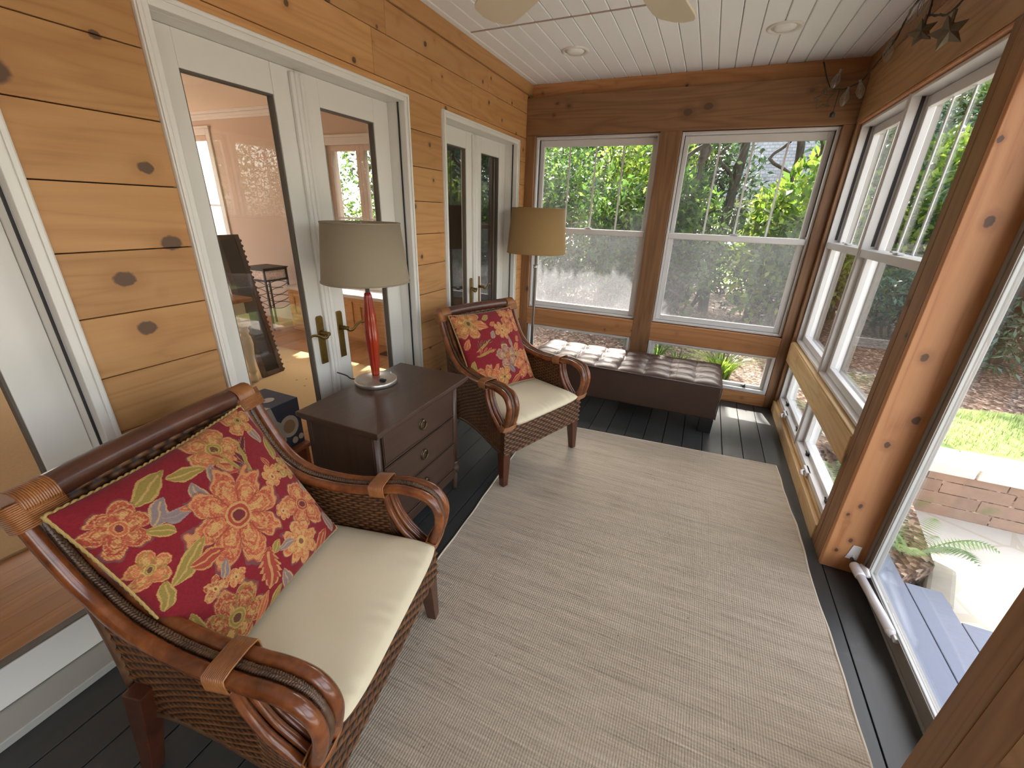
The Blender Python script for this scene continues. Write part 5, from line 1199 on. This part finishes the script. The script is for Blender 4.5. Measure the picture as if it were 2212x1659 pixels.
shrub('leafy_shrub', 'dark shrub under the conifers beyond the mulch bed', 'shrub', 5.9, 6.2, -.02, (.8, .6, .6), 2400, LEAF_D, .09, .04)
# backdrop belt of large trees
for i, (x, y, lab) in enumerate(((-8, 12.5, 'far leafy tree at the left end of the garden'), (-4.6, 13, 'far leafy tree behind the room windows'), (-1.4, 13.5, 'far leafy tree behind the left back window'), (5.2, 13, 'far leafy tree right of the neighbouring house'), (9.5, 11.5, 'far leafy tree beyond the conifers'), (14, 9, 'far leafy tree at the right end of the lawn'))):
    root = shrub('leafy_tree', lab, 'tree', x, y, -.02, (2.2, 1.4, 2.6), 5200, LEAF_G if i % 2 else LEAF_D, .22, .12, stems=4, trunk=(.14, .1, 3.5), zc=2.9)
# neighbouring house
root = thing('house', 'neighbouring pale house with grey shingle roof behind the trees', 'house', (3.25, 17.5, -.02))
t = NT('roof_shingle'); co = t.obj(); b_ = t.n('ShaderNodeTexBrick', {'Vector': t.scale(co, (1, 1, 1)), 'Color1': srgb(122, 122, 126), 'Color2': srgb(144, 143, 144), 'Mortar': srgb(96, 96, 98), 'Scale': 4.0, 'Mortar Size': .03, 'Brick Width': .6, 'Row Height': .3}).outputs[0]; t.bsdf(Base_Color=b_, Roughness=.9); SHG = t.m
m_ = MB(); m_.box((-1.3, 0, 0), (1.3, 4, 2.2)); m_.build('walls', simple('pale_siding', srgb(206, 202, 194), .7), root)
m_ = MB(); m_.prism([(-.5, 2.1), (4.5, 2.1), (2.0, 5.6)], -1.5, 1.5, 'x'); m_.build('roof', SHG, root)
for k in range(3): m_ = MB(); m_.ring((-1.1 + k * .8, .9), (-.5 + k * .8, 1.9), .07, -.03, .0, 'y'); w_ = m_.build('window', WHITE, root); m_ = MB(); m_.box((-1.03 + k * .8, -.012, .97), (-.57 + k * .8, -.002, 1.83)); m_.build('pane', simple('dark_pane', (.05, .06, .07, 1), .1), w_)
# grass clumps, ferns
def clump(name, label, x, y, z, n, h, r, mat, cat='ornamental grass', lean=1.1):
    root = thing(name, label, cat, (x, y, z)); k = n; a = RNG.uniform(0, 2*PI, k); b = r * .3 * RNG.uniform(0, 1, k) ** .5; Vs = []; 
    hh = h * RNG.uniform(.6, 1.15, k); le = lean * hh * RNG.uniform(.15, .9, k); w = .006
    for s0 in range(4):
        pass
    S = np.linspace(0, 1, 6); V = []; F = []; rn = []
    for i in range(k):
        c, s = math.cos(a[i]), math.sin(a[i]); base = len(V)
        for t_ in S:
            rad = b[i] + le[i] * t_ ** 1.6; zz = hh[i] * (t_ - .42 * t_ ** 2.6); ww = w * (1 - t_ * .9)
            V.append((rad * c - s * ww, rad * s + c * ww, zz)); V.append((rad * c + s * ww, rad * s - c * ww, zz))
        for q in range(5): F.append((base + 2*q, base + 2*q + 1, base + 2*q + 3, base + 2*q + 2)); rn.append(RNG.uniform(0, 1))
    np_mesh('blades', V, F, rn, mat, root); return root
clump('grass_clump', 'bright green ornamental grass clump outside the right low back window', 1.93, 4.25, -.02, 260, .42, .30, LEAF_Y)
clump('grass_clump', 'smaller grass clump left of the bright one, outside the right low window', 1.52, 4.35, -.02, 90, .34, .22, LEAF_G)
clump('grass_clump', 'sparse grass clump by the middle post outside the right low window', 1.30, 4.45, -.02, 80, .36, .2, LEAF_G)
clump('grass_clump', 'dark grass clump outside the left low back window', .98, 4.6, -.02, 120, .26, .25, LEAF_D)
def fern(label, x, y, z, n, L, mat):
    root = thing('fern', label, 'fern', (x, y, z)); V = []; F = []; rn = []
    for k in range(n):
        a = 2 * PI * k / n + .5 * rr(); c, s = math.cos(a), math.sin(a); l = L * (.7 + .5 * rr()); hgt = l * (.5 + .4 * rr()); rv = rr()
        for i in range(1, 22):
            t_ = i / 22; rad = l * t_; zz = hgt * (math.sin(PI * .62 * t_)) ; w = l * .24 * math.sin(PI * min(1, t_ * .96 + .04)) ** .8
            for sd in (-1, 1):
                base = len(V); px, py = rad * c, rad * s; tx, ty = px - s * sd * w + c * w * .35, py + c * sd * w + s * w * .35; hw = l * .017
                V += [(px - c*hw, py - s*hw, zz), (px + c*hw, py + s*hw, zz), (tx, ty, zz - w * .18)]; F.append((base, base+1, base+2)); rn.append(min(1, max(0, rv + .3 * (rr() - .5))))
    np_mesh('fronds', V, F, rn, mat, root); return root
fern('green fern beside the grey step, nearest the glass door frame', 2.86, 2.27, -.20, 16, .25, FERN)
fern('bright yellow-green fern at the right side of the sunlit patio', 3.52, 1.95, -.34, 14, .26, LEAF_Y)
fern('low fern outside the right side low windows', 2.64, 2.62, -.16, 16, .25, FERN)
fern('small fern at the corner of the porch outside the right low window', 2.62, 3.35, -.02, 12, .26, FERN)
root = thing('patio_stone_block', 'reddish rough stone block beside the fern on the patio', 'stone', (3.42, 1.84, -.34), .4)
m_ = MB(); m_.prism([(-.12, -.07), (.10, -.09), (.14, .04), (.0, .10), (-.11, .06)], 0, .12); m_.build('rock', SBRICK, root, bevel=.02)
root = thing('patio_stone_block', 'grey edging stone beside the grey step under the fern', 'stone', (2.98, 2.16, -.34), 1.2)
m_ = MB(); m_.prism([(-.18, -.05), (.16, -.06), (.18, .05), (-.16, .06)], 0, .13); m_.build('rock', simple('grey_rock', srgb(150, 142, 130), .9, var=.2, vscale=14, bump=.4), root, bevel=.02)
